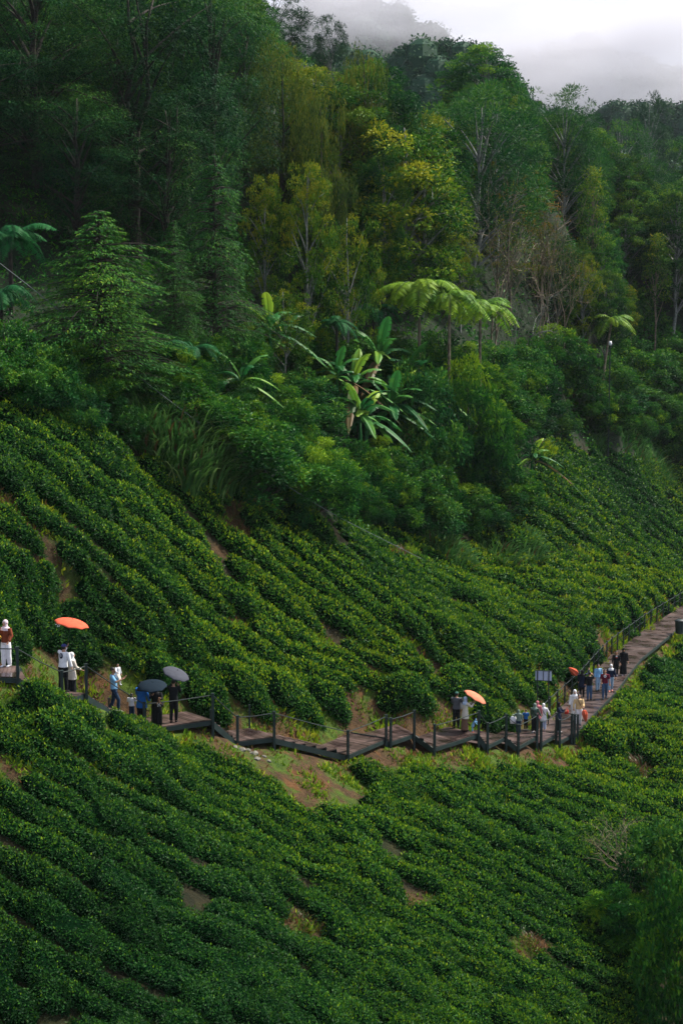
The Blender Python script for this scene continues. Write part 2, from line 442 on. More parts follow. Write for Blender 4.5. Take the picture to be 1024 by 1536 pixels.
def hedge(P, HW, name_label, sun_flush, g, grp, hs=1.0):
    """one clipped tea hedge along ground line P (n,3) with half-widths HW"""
    global TEA_COUNT
    n = len(P); s = np.r_[0, np.cumsum(np.linalg.norm(np.diff(P[:, :2], axis=0), axis=1))]; Lh = s[-1]
    T = norm(np.gradient(P[:, :2], axis=0)); Nn = np.stack([-T[:, 1], T[:, 0]], 1)
    end = np.clip(np.minimum(s, Lh-s)/.5+.08, 0, 1)**.5
    hw = HW*(1+.15*lump(P[:, :2]))*np.maximum(end, .3)
    H = (.72+.15*lump(P[:, :2]+50))*np.maximum(end, .15)*np.clip(HW/.7, .55, 1.15)*hs
    th = np.linspace(0, np.pi, 11)
    cx = np.sign(np.cos(th))*np.abs(np.cos(th))**.62; cz = np.sin(th)**.45
    sl = (tz(*(P[:, :2]+Nn*.5).T)-tz(*(P[:, :2]-Nn*.5).T)); q_ = 1/np.sqrt(1+sl*sl)     # cross slope
    hw = hw*q_
    XY = P[:, None, :2]+Nn[:, None, :]*(hw[:, None]*cx[None])[..., None]
    Z = tz(XY[..., 0], XY[..., 1]) - .06
    V = np.concatenate([XY, Z[..., None]], 2)
    upv = np.concatenate([-Nn*(sl*q_*.6)[:, None], np.ones((n, 1))], 1); upv = norm(upv)
    V += upv[:, None, :]*(H[:, None]*cz[None])[..., None]
    V += .08*lump2(V.reshape(-1, 3)).reshape(n, 11, 1)*np.array([0, 0, 1.0])
    k = 11; idx = np.arange(n*k).reshape(n, k)
    Fq = np.stack([idx[:-1, :-1], idx[:-1, 1:], idx[1:, 1:], idx[1:, :-1]], -1).reshape(-1, 4)
    root_c = P[n//2].copy(); root_c[2] = float(tz(P[n//2, 0], P[n//2, 1]))
    root = empty('tea_hedge', root_c); tag(root, name_label, 'tea hedge', grp)
    b = link('hedge_stems', mesh_np('hedge_stems', (V-upv[:, None, :]*.07-np.concatenate([Nn, np.zeros((n, 1))], 1)[:, None, :]*(.07*np.cos(th))[None, :, None]).reshape(-1, 3)-root_c, Fq, None, True), tea_body, root)
    # leaves over the surface
    A_ = V[:-1, :-1]; B_ = V[1:, :-1]; C_ = V[:-1, 1:]; D_ = V[1:, 1:]
    nrm = np.cross(B_-A_, C_-A_); area = np.linalg.norm(nrm, axis=2); nrm = nrm/(area[..., None]+1e-9)
    flip = np.sign((nrm[..., 2]).mean()); nrm = nrm*flip
    w = area.ravel(); dist = P[:, 1].mean()
    ls = .104*np.clip(dist/62, .8, 2.0)
    N_ = int(w.sum()*2.9/(ls*ls*.5)*.62)
    TEA_COUNT += N_
    c = g.choice(len(w), N_, p=w/w.sum()); u = g.random(N_)[:, None]; v = g.random(N_)[:, None]
    f = lambda X: X.reshape(-1, 3)[c]
    Pp = (f(A_)*(1-u)+f(B_)*u)*(1-v)+(f(C_)*(1-u)+f(D_)*u)*v
    nn = f(nrm)
    up = np.array([0, 0, 1.0])
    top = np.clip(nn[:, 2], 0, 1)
    clump = lump2(Pp*1.0)
    Pp = Pp+nn*(g.uniform(-.06, .06, N_)+.055*clump)[:, None]
    rv = rnd_unit(N_, g)
    D = rv*1.0+nn*.45+up*.25
    Nl = nn*.9+rnd_unit(N_, g)*.7+up*.3
    fl = sun_flush+.30*flushn(Pp[:, :2])+.12*clump
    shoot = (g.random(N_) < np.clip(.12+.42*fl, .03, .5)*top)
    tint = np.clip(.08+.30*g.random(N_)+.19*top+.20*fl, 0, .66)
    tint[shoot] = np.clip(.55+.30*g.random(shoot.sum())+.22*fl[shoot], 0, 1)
    D[shoot] += up*.8; Pp[shoot] += up*.03
    Ls = ls*g.uniform(.7, 1.35, N_)
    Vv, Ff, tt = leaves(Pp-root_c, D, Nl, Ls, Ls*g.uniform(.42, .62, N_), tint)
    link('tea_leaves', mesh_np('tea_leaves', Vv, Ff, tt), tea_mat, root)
    return root
ORD = ['first','second','third','fourth','fifth','sixth','seventh','eighth','ninth','tenth','eleventh','twelfth','thirteenth','fourteenth','fifteenth','sixteenth','seventeenth','eighteenth','nineteenth','twentieth']
def inside_bare(x, y):
    return any(((x-a)/c)**2+((y-b)/d)**2 < 1 for a, b, c, d in BARE)
HEDGES = []
def build_tea():
    g = np.random.default_rng(11)
    for fi, (words_, guides, counts, sun_flush) in enumerate(FAMS):
        lines = []
        gl = [smooth_line(q) for q in guides]
        ts = []
        for i, c in enumerate(counts):
            for j in range(c): ts.append((i, j/c))
        ts.append((len(counts)-1, 1.0))
        if fi == 6: ts = ts[1:]
        for (i, t) in ts:
            a, b = gl[i], gl[i+1]
            n = 60
            ia = np.linspace(0, len(a)-1, n); ib = np.linspace(0, len(b)-1, n)
            A1 = np.stack([np.interp(ia, np.arange(len(a)), a[:, k]) for k in (0, 1)], 1)
            B1 = np.stack([np.interp(ib, np.arange(len(b)), b[:, k]) for k in (0, 1)], 1)
            L_ = A1*(1-t)+B1*t
            P = crossings(L_)
            if len(P) < 4: continue
            P = resample(P, .42)
            P[:, 2] = tz(P[:, 0], P[:, 1]); lines.append(P)
        # spacing to neighbours -> half-widths
        for r, P in enumerate(lines):
            dd = np.full(len(P), 1e9)
            for q in (r-1, r+1):
                if 0 <= q < len(lines):
                    d = np.linalg.norm(P[:, None]-lines[q][None], axis=2).min(1)
                    dd = np.minimum(dd, d) if dd.max() < 1e8 else d
            hw = np.clip(dd*.455, .32, 1.0)
            hw = np.convolve(np.pad(hw, 3, 'edge'), np.ones(7)/7, 'valid')
            T = norm(np.gradient(P[:, :2], axis=0)); Nn = np.stack([-T[:, 1], T[:, 0]], 1)
            P[:, :2] += Nn*(.16*wig(P[:, :2]*2))[:, None]; P[:, 2] = tz(P[:, 0], P[:, 1])
            x, y = projn(P)
            ok = (x > -165) & (x < 1150) & (y < 1600) & (dd > .42)
            below = fi in (4, 5, 6)
            if below: ok &= (y > poly_edge_y(x, WALK_EDGE)+(14 if fi != 4 else 6))
            else: ok &= (y < poly_edge_y(x, WALK_EDGE)-26*60/P[:, 1])
            ok &= ~np.array([inside_bare(a_, b_) for a_, b_ in zip(x, y)])
            ix = np.clip(((P[:, 0]-GX0)/GS).astype(int), 0, nx-1); iy = np.clip(((P[:, 1]-GY0)/GS).astype(int), 0, ny-1)
            ok &= DECK_D[iy*nx+ix] > 1.55
            # shadowed shrub corner at lower right stays free
            ok &= ~((x > 1000) & (y > 1330))
            if DBG: print(fi, r, len(P), 'dd', round(float(np.median(dd)), 2), 'ok', ok.sum())
            # natural breaks
            cut = g.uniform(240, 620); step_px = np.r_[0, np.hypot(np.diff(x), np.diff(y))]
            gap = 2
            k = 0; seg = []; segno = 0
            start = None
            runs = []
            for i in range(len(P)):
                brk = (k >= cut)
                if ok[i] and not brk:
                    if start is None: start = i
                    k += step_px[i]
                else:
                    if start is not None and i-start >= 4: runs.append((start, i))
                    start = None
                    if brk:
                        k = 0; cut = g.uniform(200, 560)
            if start is not None and len(P)-start >= 4: runs.append((start, len(P)))
            for si, (a_, b_) in enumerate(runs):
                HEDGES.append((fi, r, si, P[a_:b_], hw[a_:b_], sun_flush))
    tot = {}
    for h in HEDGES: tot[(h[0], h[1])] = max(tot.get((h[0], h[1]), 0), h[2])
    for fi, r, si, P, hw, sun_flush in HEDGES:
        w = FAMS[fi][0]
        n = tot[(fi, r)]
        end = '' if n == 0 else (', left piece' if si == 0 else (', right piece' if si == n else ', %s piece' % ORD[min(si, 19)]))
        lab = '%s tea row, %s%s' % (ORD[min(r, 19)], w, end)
        hedge(P, hw, lab, sun_flush, g, 'clipped tea hedges on the hillside')
    # the hedge that hides the steps in front of the left visitors
    for i0, i1, off, lab in ((1, 2.9, 1.0, 'tall leafy hedge hiding the upper left steps below the red umbrella'), (3.0, 4.35, 1.05, 'tall leafy hedge in front of the person carrying a child'), (1.3, 4.0, 2.3, 'hedge one row downhill from the left steps')):
        t = np.arange(i0, i1, .08); P = []
        for q in t:
            k = int(q); a_ = wn[k].lerp(wn[k+1], q-k); n_o = (wf[k]-wn[k]).normalized(); P.append([a_.x-n_o.x*off, a_.y-n_o.y*off, 0])
        P = np.array(P); P = resample(P, .42); P[:, 2] = tz(P[:, 0], P[:, 1]); HEDGES.append((9, 0, 0, P, np.full(len(P), .62), .45)); hedge(P, np.full(len(P), .62), lab, .45, g, 'clipped tea hedges on the hillside', 1.15 if off < 2 else 1.0)
    # single bushes wherever a row leaves a hole
    CP = np.concatenate([h[3] for h in HEDGES]); CH = np.concatenate([np.minimum(h[4], np.minimum(np.arange(len(h[4])), np.arange(len(h[4]))[::-1])*.35-.25) for h in HEDGES]); nb = 0; cnt = {}
    for py in range(640, 1600, 9):
        for px in range(-30, 1060, 13):
            above = py < poly_edge_y(px, WALK_EDGE)
            if above and not (poly_edge_y(px, WOODLINE)+16 < py < poly_edge_y(px, WALK_EDGE)-44): continue
            if not above and py < poly_edge_y(px, WALK_EDGE)+30: continue
            if inside_bare(px, py) or (px > 930 and py > 1290): continue
            p = hit(px, py)
            if p is None or DECK_D[min(ny-1, int((p.y-GY0)/GS))*nx+min(nx-1, int((p.x-GX0)/GS))] < 2.1: continue
            q = np.array([p.x, p.y, p.z]); d = np.linalg.norm(CP-q, axis=1)-.72*CH
            if d.min() < (.62 if above else .56) or nb >= 270: continue
            e = hit(px+14, py+9)
            if e is None: continue
            dr = np.array([e.x-p.x, e.y-p.y]); dr /= np.linalg.norm(dr)+1e-9; r_ = min(.8, max(.40, d.min()+.02)); Lb = r_*g.uniform(1.1, 2.2)
            P = np.stack([q[0]+dr[0]*np.linspace(-Lb, Lb, 6), q[1]+dr[1]*np.linspace(-Lb, Lb, 6), np.zeros(6)], 1); P[:, 2] = tz(P[:, 0], P[:, 1])
            hw = np.full(6, r_); CP = np.concatenate([CP, P]); CH = np.concatenate([CH, hw-.1]); nb += 1
            z = ('upper slope ' if above else 'lower field ')+('far left' if px < 180 else 'left' if px < 350 else 'centre left' if px < 500 else 'centre' if px < 640 else 'centre right' if px < 780 else 'right' if px < 900 else 'far right'); cnt[z] = cnt.get(z, 0)+1
            hedge(P, hw, 'single tea bush between rows, %s, number %s from above' % (z, str(cnt[z]) if cnt[z] > 20 else ORD[cnt[z]-1]), .5 if above else .25, g, 'single tea bushes between the rows')
    for (x0_, y0_, x1_, y1_, lab) in ((30, 1440, 110, 1490, 'short tea hedge filling the bottom left corner, upper one'), (45, 1478, 120, 1525, 'short tea hedge filling the bottom left corner, lower one'), (175, 1295, 225, 1335, 'short tea hedge in a gap of the lower left rows')):
        P = resample([hit(x0_+(x1_-x0_)*t, y0_+(y1_-y0_)*t) for t in np.linspace(0, 1, 8)], .35); P[:, 2] = tz(P[:, 0], P[:, 1]); hedge(P, np.full(len(P), .55), lab, .3, g, 'clipped tea hedges on the hillside')
    print('hedges', nb, len(HEDGES), 'tea leaves', TEA_COUNT)
# ---------------------------------------------------------------- the boardwalk
def wet_wood():
    m = bpy.data.materials.new('wet_brown_planks'); nt, N, L = nodes_of(m); pb = N['Principled BSDF']
    g = N.new('ShaderNodeNewGeometry'); nz = N.new('ShaderNodeTexNoise'); nz.inputs['Scale'].default_value = 1.1; nz.inputs['Detail'].default_value = 5
    L.new(g.outputs['Position'], nz.inputs['Vector'])
    r = N.new('ShaderNodeValToRGB'); r.color_ramp.elements[0].position = .35; r.color_ramp.elements[1].position = .65
    r.color_ramp.elements[0].color = (.030, .020, .020, 1); r.color_ramp.elements[1].color = (.085, .055, .048, 1)
    L.new(nz.outputs['Fac'], r.inputs['Fac'])
    at_ = N.new('ShaderNodeAttribute'); at_.attribute_name = 'tint'
    hs = N.new('ShaderNodeHueSaturation'); mr = N.new('ShaderNodeMapRange'); mr.inputs['To Min'].default_value = .6; mr.inputs['To Max'].default_value = 1.5
    L.new(at_.outputs['Fac'], mr.inputs['Value']); L.new(mr.outputs[0], hs.inputs['Value']); L.new(r.outputs[0], hs.inputs['Color'])
    L.new(hs.outputs[0], pb.inputs['Base Color'])
    r2 = N.new('ShaderNodeMapRange'); r2.inputs['From Min'].default_value = .35; r2.inputs['From Max'].default_value = .65
    r2.inputs['To Min'].default_value = .16; r2.inputs['To Max'].default_value = .5
    L.new(nz.outputs['Fac'], r2.inputs['Value']); L.new(r2.outputs[0], pb.inputs['Roughness'])
    pb.inputs['Specular IOR Level'].default_value = .5
    return m
deck_mat = wet_wood()
post_mat = plain('dark_green_painted_wood', (.010, .028, .026), .6, (.006, .016, .015), 3)
steel_mat = plain('dark_painted_rail', (.018, .030, .030), .45, (.010, .018, .018), 4)
def build_boardwalk():
    o0 = SEGS[5][0]
    root = empty('boardwalk', Vector((o0.x, o0.y, float(tz(o0.x, o0.y)))))
    tag(root, 'dark brown wet timber boardwalk with steps and posts winding across the tea slope', 'boardwalk')
    O = root.location.copy()
    g = random.Random(3)
    def rel(p): return Vector(p)-O
    for a, b, c, d, kind in SEGS:
        e = (b-a); L = Vector((e.x, e.y)).length
        if L < .25: continue
        if kind == 'deck':
            G = Geo(); n = max(2, int(L/.145))
            for i in range(n):
                t0, t1 = (i+.04)/n, (i+.96)/n
                p = [a.lerp(b, t0), a.lerp(b, t1), c.lerp(d, t1), c.lerp(d, t0)]
                dz = g.uniform(-.004, .004)
                V = [[*(rel(q)+Vector((0, 0, dz)))] for q in p]+[[*(rel(q)-Vector((0, 0, .035)))] for q in p]
                G.add(V, [[0,1,2,3],[7,6,5,4],[0,4,5,1],[2,6,7,3],[1,5,6,2],[3,7,4,0]], g.random())
            G.link('deck', deck_mat, root)
            z = Vector((0, 0, .125))
            for p, q in ((a, b), (c, d)):
                G = Geo(); G.beam(rel(p)-z, rel(q)-z, .06, .17, .5); G.link('side_beam', post_mat, root)
        else:
            drop = a.z-b.z; n = max(2, int(round(abs(drop)/.17)))
            G = Geo(); S_ = Geo()
            for i in range(n-1 if abs(drop) > .2 else 1):
                t0, t1 = i/(n-1), (i+1)/(n-1)
                z = a.z-drop*(i+1)/n
                p = [a.lerp(b, t0), a.lerp(b, t1), c.lerp(d, t1), c.lerp(d, t0)]
                V = [[q.x-O.x, q.y-O.y, z-O.z] for q in p]+[[q.x-O.x, q.y-O.y, z-.04-O.z] for q in p]
                G.add(V, [[0,1,2,3],[7,6,5,4],[0,4,5,1],[2,6,7,3],[1,5,6,2],[3,7,4,0]], g.random())
                w = p[0].lerp(p[3], 0); r0 = Vector((p[0].x, p[0].y, z))-O; r1 = Vector((p[3].x, p[3].y, z))-O
                S_.beam(r0+Vector((0, 0, .07)), r1+Vector((0, 0, .07)), .025, .13, .5)
            G.link('stair_tread', deck_mat, root); S_.link('stair_riser', post_mat, root)
            for p, q in ((a, b), (c, d)):
                G = Geo(); G.beam(rel(p)-Vector((0, 0, .16)), rel(q)-Vector((0, 0, .16)), .05, .22, .5)
                G.link('stair_stringer', post_mat, root)
    # posts and rails
    def post(p, h=1.02, w=.095, foot=True):
        G = Geo(); zb = min(float(tz(p.x, p.y)), p.z-.3)-.15
        G.box((p.x-O.x, p.y-O.y, (zb+p.z+h)/2-O.z), (w, w, p.z+h-zb), Matrix.Rotation(.3, 3, 'Z'), .5)
        G.box((p.x-O.x, p.y-O.y, p.z+h+.012-O.z), (w+.02, w+.02, .03), Matrix.Rotation(.3, 3, 'Z'), .5)
        G.link('post', post_mat, root)
        return p+Vector((0, 0, h-.05))
    def rail(p, q, lines=(0,), r=.02):
        G = Geo()
        for dz in lines:
            a_ = rel(p)-Vector((0, 0, dz)); b_ = rel(q)-Vector((0, 0, dz)); m_ = (a_+b_)/2-Vector((0, 0, .03))
            G.tube([a_, m_, b_], r if dz == 0 else .008, 6)
        G.link('handrail', steel_mat, root)
    tops = []
    # near side: a post at each corner, one more where a run is long
    for i in range(len(wn)-1):
        a, b = wn[i], wn[i+1]
        if i in (9,) : pass
        out = -(wf[i]-wn[i]).normalized()*.06
        tops.append((post(a+out), i))
        L = (b-a).length
        if L > 4.0:
            k = int(L/3.0)
            for j in range(1, k): tops.append((post(a.lerp(b, j/k)+out), i))
    tops.append((post(wn[-1]-(wf[-1]-wn[-1]).normalized()*.06), len(wn)))
    gapi = (11,)                                    # opening between the two halves
    for (p, i), (q, j) in zip(tops[:-1], tops[1:]):
        if i in gapi: continue
        rail(p, q, (0,))
    # uphill side of the first half: a few low posts with a rail
    far_ = []
    for i in (4, 6, 7): 
        far_.append(post(wf[i]+Vector((0, .05, 0)), .92, .06))
    # straight path: dense posts on the left side, first stretch also on the right
    def dense(P, i0, i1, step, h, w, off):
        ln = [P[i]+Vector(off) for i in range(i0, i1+1)]; res = []
        d = [0]
        for u, v in zip(ln[:-1], ln[1:]): d.append(d[-1]+(v-u).length)
        s = 0
        while s < d[-1]:
            k = max(j for j in range(len(d)) if d[j] <= s+1e-6); k = min(k, len(ln)-2)
            t = (s-d[k])/(d[k+1]-d[k]); res.append(post(ln[k].lerp(ln[k+1], t), h, w)); s += step
        return res
    T = dense(FL, 0, len(FL)-1, 1.62, 1.02, .07, (-.05, .02, 0))
    for p, q in zip(T[:-1], T[1:]): rail(p, q, (0, .42), .022)
    p0 = post(FN[0]+Vector((.02, -.05, 0))); p1 = post(FN[0]+Vector((.22, .3, 0)), .92, .08)
    rail(p0, p1, (0,))
    # pale strips across the far boards
    for k, t in ((0, .45), (1, .5), (2, .5), (3, .5), (4, .35), (4, .8), (5, .4)):
        a, b, c, d, kk = SEGS[len(wn)-1+k]
        G = Geo(); p = a.lerp(b, t); q = c.lerp(d, t)
        G.beam(rel(p)+Vector((0, 0, .012)), rel(q)+Vector((0, 0, .012)), .07, .02)
        G.link('nosing_strip', plain_strip, root)
    return root
plain_strip = plain('worn_pale_strip', (.17, .14, .13), .6, (.10, .08, .075), 5)
# ---------------------------------------------------------------- people and what they carry
import bmesh
def cloth(name, col, rough=.85, c2=None, sc=7):
    return plain(name, col, rough, c2 if c2 else tuple(c*.8 for c in col), sc, spec=.15, bump=.15)
CM = {}
def cmat(col):
    if col not in CM:
        CM[col] = cloth('fabric_%s' % col, {'white': (.78,.79,.82), 'cream': (.66,.60,.52), 'black': (.010,.012,.014), 'navy': (.012,.022,.05), 'blue': (.02,.13,.42), 'skyblue': (.20,.42,.66), 'paleblue': (.42,.50,.66),
            'rust': (.20,.05,.022), 'grey': (.10,.105,.12), 'jeans': (.045,.095,.19), 'darkjeans': (.015,.035,.07), 'lightjeans': (.28,.42,.58), 'olive': (.07,.11,.085), 'greygreen': (.17,.24,.20), 'pink': (.50,.17,.19), 'palepink': (.72,.58,.62),
            'beige': (.62,.44,.22), 'maroon': (.13,.015,.03), 'yellow': (.70,.46,.06), 'red': (.62,.05,.03), 'brown': (.16,.09,.06), 'greencap': (.05,.14,.11), 'bluecap': (.05,.06,.20), 'coral': (.60,.11,.055), 'orange': (.66,.21,.12), 'slate': (.06,.065,.085), 'inkblue': (.004,.014,.026), 'salmon': (.7,.28,.25)}[col])
    return CM[col]
SKIN = plain('warm_skin', (.40, .22, .14), .55, (.34, .18, .11), 8); HAIR = plain('black_hair', (.012, .010, .010), .5, (.006, .005, .005), 20); HAIRB = plain('brown_hair', (.10, .055, .03), .5, (.06, .03, .02), 20)
EYE = plain('dark_eye', (.01, .008, .008), .3, (.01, .008, .008)); LIP = plain('lip', (.28, .09, .08), .5)
def fuse(G, name, voxel, smooth=3):
    """merge overlapping pieces into one continuous skin"""
    me = G.mesh(name); o = bpy.data.objects.new('tmp', me); COL.objects.link(o)
    m = o.modifiers.new('r', 'REMESH'); m.mode = 'VOXEL'; m.voxel_size = voxel
    s = o.modifiers.new('s', 'SMOOTH'); s.factor = .5; s.iterations = smooth
    dg = bpy.context.evaluated_depsgraph_get(); ev = o.evaluated_get(dg); out = bpy.data.meshes.new_from_object(ev)
    bpy.data.objects.remove(o); bpy.data.meshes.remove(me); out.name = name
    out.polygons.foreach_set('use_smooth', np.ones(len(out.polygons), bool)); return out
def ring(c, rx, ry, k=12, ax=None, ay=None):
    a = np.arange(k)*2*np.pi/k
    ax = np.array([1, 0, 0.]) if ax is None else ax; ay = np.array([0, 1., 0]) if ay is None else ay
    return np.array(c, float)+np.cos(a)[:, None]*rx*ax+np.sin(a)[:, None]*ry*ay
def blob(G, c, r, k=10, m=7):
    c = np.array(c, float); R_ = []
    for i in range(m):
        f = math.pi*(i+.5)/m; R_.append(ring(c+np.array([0, 0, -math.cos(f)*r[2]]), r[0]*math.sin(f), r[1]*math.sin(f), k))
    G.loft(R_)
def person(p, h, heading, label, top='white', bottom='black', style='shirt', head='hair', headcol=None, shoes='black', larm=(5, 12, 15), rarm=(5, 12, 15), lleg=(4, 4), rleg=(-4, 4), lean=0.0, sleeves=True, face=False, group='visitors on the boardwalk', female=False, seat=0.0):
    root = empty('person', p, R(heading)); tag(root, label, 'person', group)
    # joints (metres), facing -Y
    hipz = .51*h-seat
    lx = math.sin(R(lean)); 
    def T_(z): return np.array([0, -lx*(z-hipz), hipz+(z-hipz)*math.cos(R(lean))])
    J = {'pel': T_(hipz+.02*h), 'waist': T_(hipz+.11*h), 'chest': T_(hipz+.23*h), 'neck': T_(hipz+.315*h), 'head': T_(hipz+.402*h)+np.array([0, -.015*h, 0])}
    shz = T_(hipz+.30*h); arms = {}
    for s, a in ((-1, larm), (1, rarm)):
        sw, ab, el = R(a[0]), R(a[1]), R(a[2]); sh = shz+np.array([s*.105*h, 0, 0])
        u = np.array([s*math.sin(ab), -math.sin(sw)*math.cos(ab), -math.cos(sw)*math.cos(ab)])
        f = np.array([s*(math.sin(ab)*math.cos(el)-math.sin(el)*.45), -math.sin(sw+el), -math.cos(sw+el)]); f /= np.linalg.norm(f)
        e = sh+u*.165*h; w = e+f*.145*h; arms[s] = (sh, e, w, f)
    legs = {}
    for s, a in ((-1, lleg), (1, rleg)):
        hp, kn = R(a[0]), R(a[1]); hj = np.array([s*.05*h, 0, hipz]); kj = hj+np.array([s*.005*h, -math.sin(hp), -math.cos(hp)])*.245*h
        aj = kj+np.array([0, math.sin(kn-hp), -math.cos(kn-hp)])*.235*h; legs[s] = (hj, kj, aj)
    low = min(l[2][2] for l in legs.values())-.035*h
    dz = -low
    # body
    G = Geo(); k = 12
    G.loft([ring(J['pel']-[0, 0, .05*h], .085*h, .06*h), ring(J['pel'], .092*h, .062*h), ring(J['waist'], .076*h, .052*h), ring(J['chest'], .095*h, .06*h), ring(shz, .085*h, .05*h), ring(J['neck'], .033*h, .033*h), ring(J['neck']+[0, -.01*h, .04*h], .03*h, .032*h)])
    hd = J['head']; blob(G, hd+[0, .008*h, .012*h], (.046*h, .056*h, .052*h)); blob(G, hd+[0, -.015*h, -.025*h], (.034*h, .040*h, .040*h))
    G.tube([hd+[0, -.048*h, .008*h], hd+[0, -.066*h, -.012*h]], [.005*h, .010*h], 6)
    for s in (-1, 1): blob(G, hd+[s*.047*h, .008*h, -.004*h], (.007*h, .012*h, .018*h), 6, 5)
    for s in (-1, 1):
        sh, e, w, f = arms[s]; G.tube([sh, (sh+e)/2, e], [.031*h, .028*h, .022*h], 8); G.tube([e, (e+w)/2, w], [.023*h, .022*h, .015*h], 8)
        hj, kj, aj = legs[s]; G.tube([hj, (hj+kj)/2, kj], [.05*h, .045*h, .032*h], 8); G.tube([kj, kj*.6+aj*.4, aj], [.032*h, .031*h, .019*h], 8)
        G.tube([aj+[0, .02*h, -.012*h], aj+[0, -.045*h, -.022*h], aj+[0, -.095*h, -.026*h]], [.02*h, .022*h, .014*h], 8, flat=.7)
    body = fuse(G, 'body', .0125 if h > 1.3 else .010, 2)
    # hands: palm, four unequal bent fingers and a thumb rooted at the side of the palm
    H_ = Geo()
    for s in (-1, 1):
        sh, e, w, f = arms[s]; side = np.cross(f, np.array([0, 0, 1.0])); 
        if np.linalg.norm(side) < .2: side = np.array([0, -1.0, 0])
        side /= np.linalg.norm(side); nm = np.cross(side, f)
        pc = w+f*.05*h; H_.loft([ring(w, .014*h, .011*h, 8, side, nm), ring(w+f*.02*h, .021*h, .010*h, 8, side, nm), ring(pc, .023*h, .009*h, 8, side, nm)])
        for q, (o, L) in enumerate(((-.016, .036), (-.0055, .043), (.0055, .041), (.016, .032))):
            b0 = pc+side*o*h-f*.006*h; b1 = b0+f*L*h*.5+nm*.004*h; b2 = b1+(f*.8+nm*.55)*L*h*.32; b3 = b2+(f*.4+nm*.9)*L*h*.26
            H_.tube([b0, b1, b2, b3], [.0055*h, .005*h, .0046*h, .0036*h], 6)
        t0 = w+f*.018*h+side*.018*h; t1 = t0+(side*.8+f*.6)*.022*h; t2 = t1+(f*.9+nm*.4+side*.1)*.018*h
        H_.tube([t0, t1, t2], [.0065*h, .006*h, .0045*h], 6)
    hm = H_.mesh('hands', True); bm = bmesh.new(); bm.from_mesh(body); bm.from_mesh(hm); bm.to_mesh(body); bm.free(); bpy.data.meshes.remove(hm)
    body.materials.clear(); b = link('body', body, SKIN, root); b.location.z = dz
    def add(name, G_, mat, vox=.016, sm=3):
        me = fuse(G_, name, vox, sm); co = np.zeros(len(me.vertices)*3, np.float32); me.vertices.foreach_get('co', co); co = co.reshape(-1, 3)
        nf = SN(int(abs(p.x*37))+3, 3, 10, 24); co[:, :2] += (.0055*nf(co*np.array([1, 1, .45])))[:, None]*norm(co[:, :2]+1e-4)*(1.0 if name not in ('cap', 'hair') else .3)
        me.vertices.foreach_set('co', co.ravel()); me.update()
        o = link(name, me, None, root); o.data.materials.clear(); o.data.materials.append(mat); o.location.z = dz; return o
    g = random.Random(int(abs(p.x*100))+7)
    # bottoms
    if bottom and style != 'abaya':
        G = Geo(); G.loft([ring(J['pel']-[0, 0, .055*h], .098*h, .072*h), ring(J['pel'], .103*h, .074*h), ring(J['waist']-[0, 0, .02*h], .088*h, .064*h)])
        if bottom.startswith('skirt'):
            col = bottom.split('_')[1]; a0 = (legs[-1][2]+legs[1][2])/2
            G.loft([ring(a0+[0, 0, .01*h], .125*h, .11*h, 16), ring(a0*.5+J['pel']*.5, .115*h, .095*h, 16), ring(J['pel'], .10*h, .074*h, 16)])
            add('skirt', G, cmat(col))
        else:
            wd = 1.25 if female else 1.0
            for s in (-1, 1):
                hj, kj, aj = legs[s]; G.tube([hj, (hj+kj)/2, kj, kj*.5+aj*.5, aj+[0, 0, .01*h]], [.062*h, .056*h*wd, .046*h*wd, .042*h*wd, .036*h*wd], 8)
            add('trousers', G, cmat(bottom))
    # top
    G = Geo(); ext = {'shirt': .02, 'long': .16, 'tee': .015, 'abaya': 0}[style]*h
    hem = J['pel']-[0, 0, ext]; wv = 1.28 if style == 'long' else 1.0
    if style == 'abaya':
        a0 = (legs[-1][2]+legs[1][2])/2
        G.loft([ring(a0+[0, 0, .015*h], .13*h, .115*h, 16), ring(a0*.5+J['pel']*.5, .12*h, .10*h, 16), ring(J['pel'], .112*h, .085*h, 16), ring(J['chest'], .112*h, .08*h, 16), ring(shz+[0, 0, .01*h], .098*h, .062*h, 16), ring(J['neck'], .045*h, .045*h, 16)])
    else:
        G.loft([ring(hem, .108*h*wv, .082*h*wv, 16), ring(J['waist'], .095*h*(1.1 if wv > 1 else 1), .07*h, 16), ring(J['chest'], .110*h, .075*h, 16), ring(shz+[0, 0, .008*h], .100*h, .062*h, 16), ring(J['neck']-[0, 0, .004*h], .046*h, .046*h, 16)])
    for s in (-1, 1):
        sh, e, w, f = arms[s]
        if style == 'tee': G.tube([sh, (sh+e)/2, e*.9+sh*.1], [.044*h, .042*h, .040*h], 8)
        else: G.tube([sh, (sh+e)/2, e, (e+w)/2, w-f*.012*h], [.045*h, .041*h, .036*h, .033*h, .029*h], 8)
    add({'shirt': 'shirt', 'long': 'long_tunic', 'tee': 't_shirt', 'abaya': 'robe'}[style], G, cmat(top))
    # head cover
    hc = cmat(headcol) if headcol else None
    if head == 'hijab':
        G = Geo(); blob(G, hd+[0, .016*h, .014*h], (.056*h, .062*h, .064*h), 14, 9)
        G.loft([ring(shz+[0, 0, -.05*h], .120*h, .088*h, 16), ring(shz+[0, 0, .012*h], .098*h, .072*h, 16), ring(J['neck']+[0, 0, .012*h], .056*h, .054*h, 16), ring(hd+[0, .012*h, -.03*h], .052*h, .050*h, 16)])
        add('hijab', G, hc, .014, 2)
    elif head in ('hair', 'brownhair', 'longhair'):
        G = Geo(); blob(G, hd+[0, .016*h, .022*h], (.051*h, .057*h, .051*h), 12, 8)
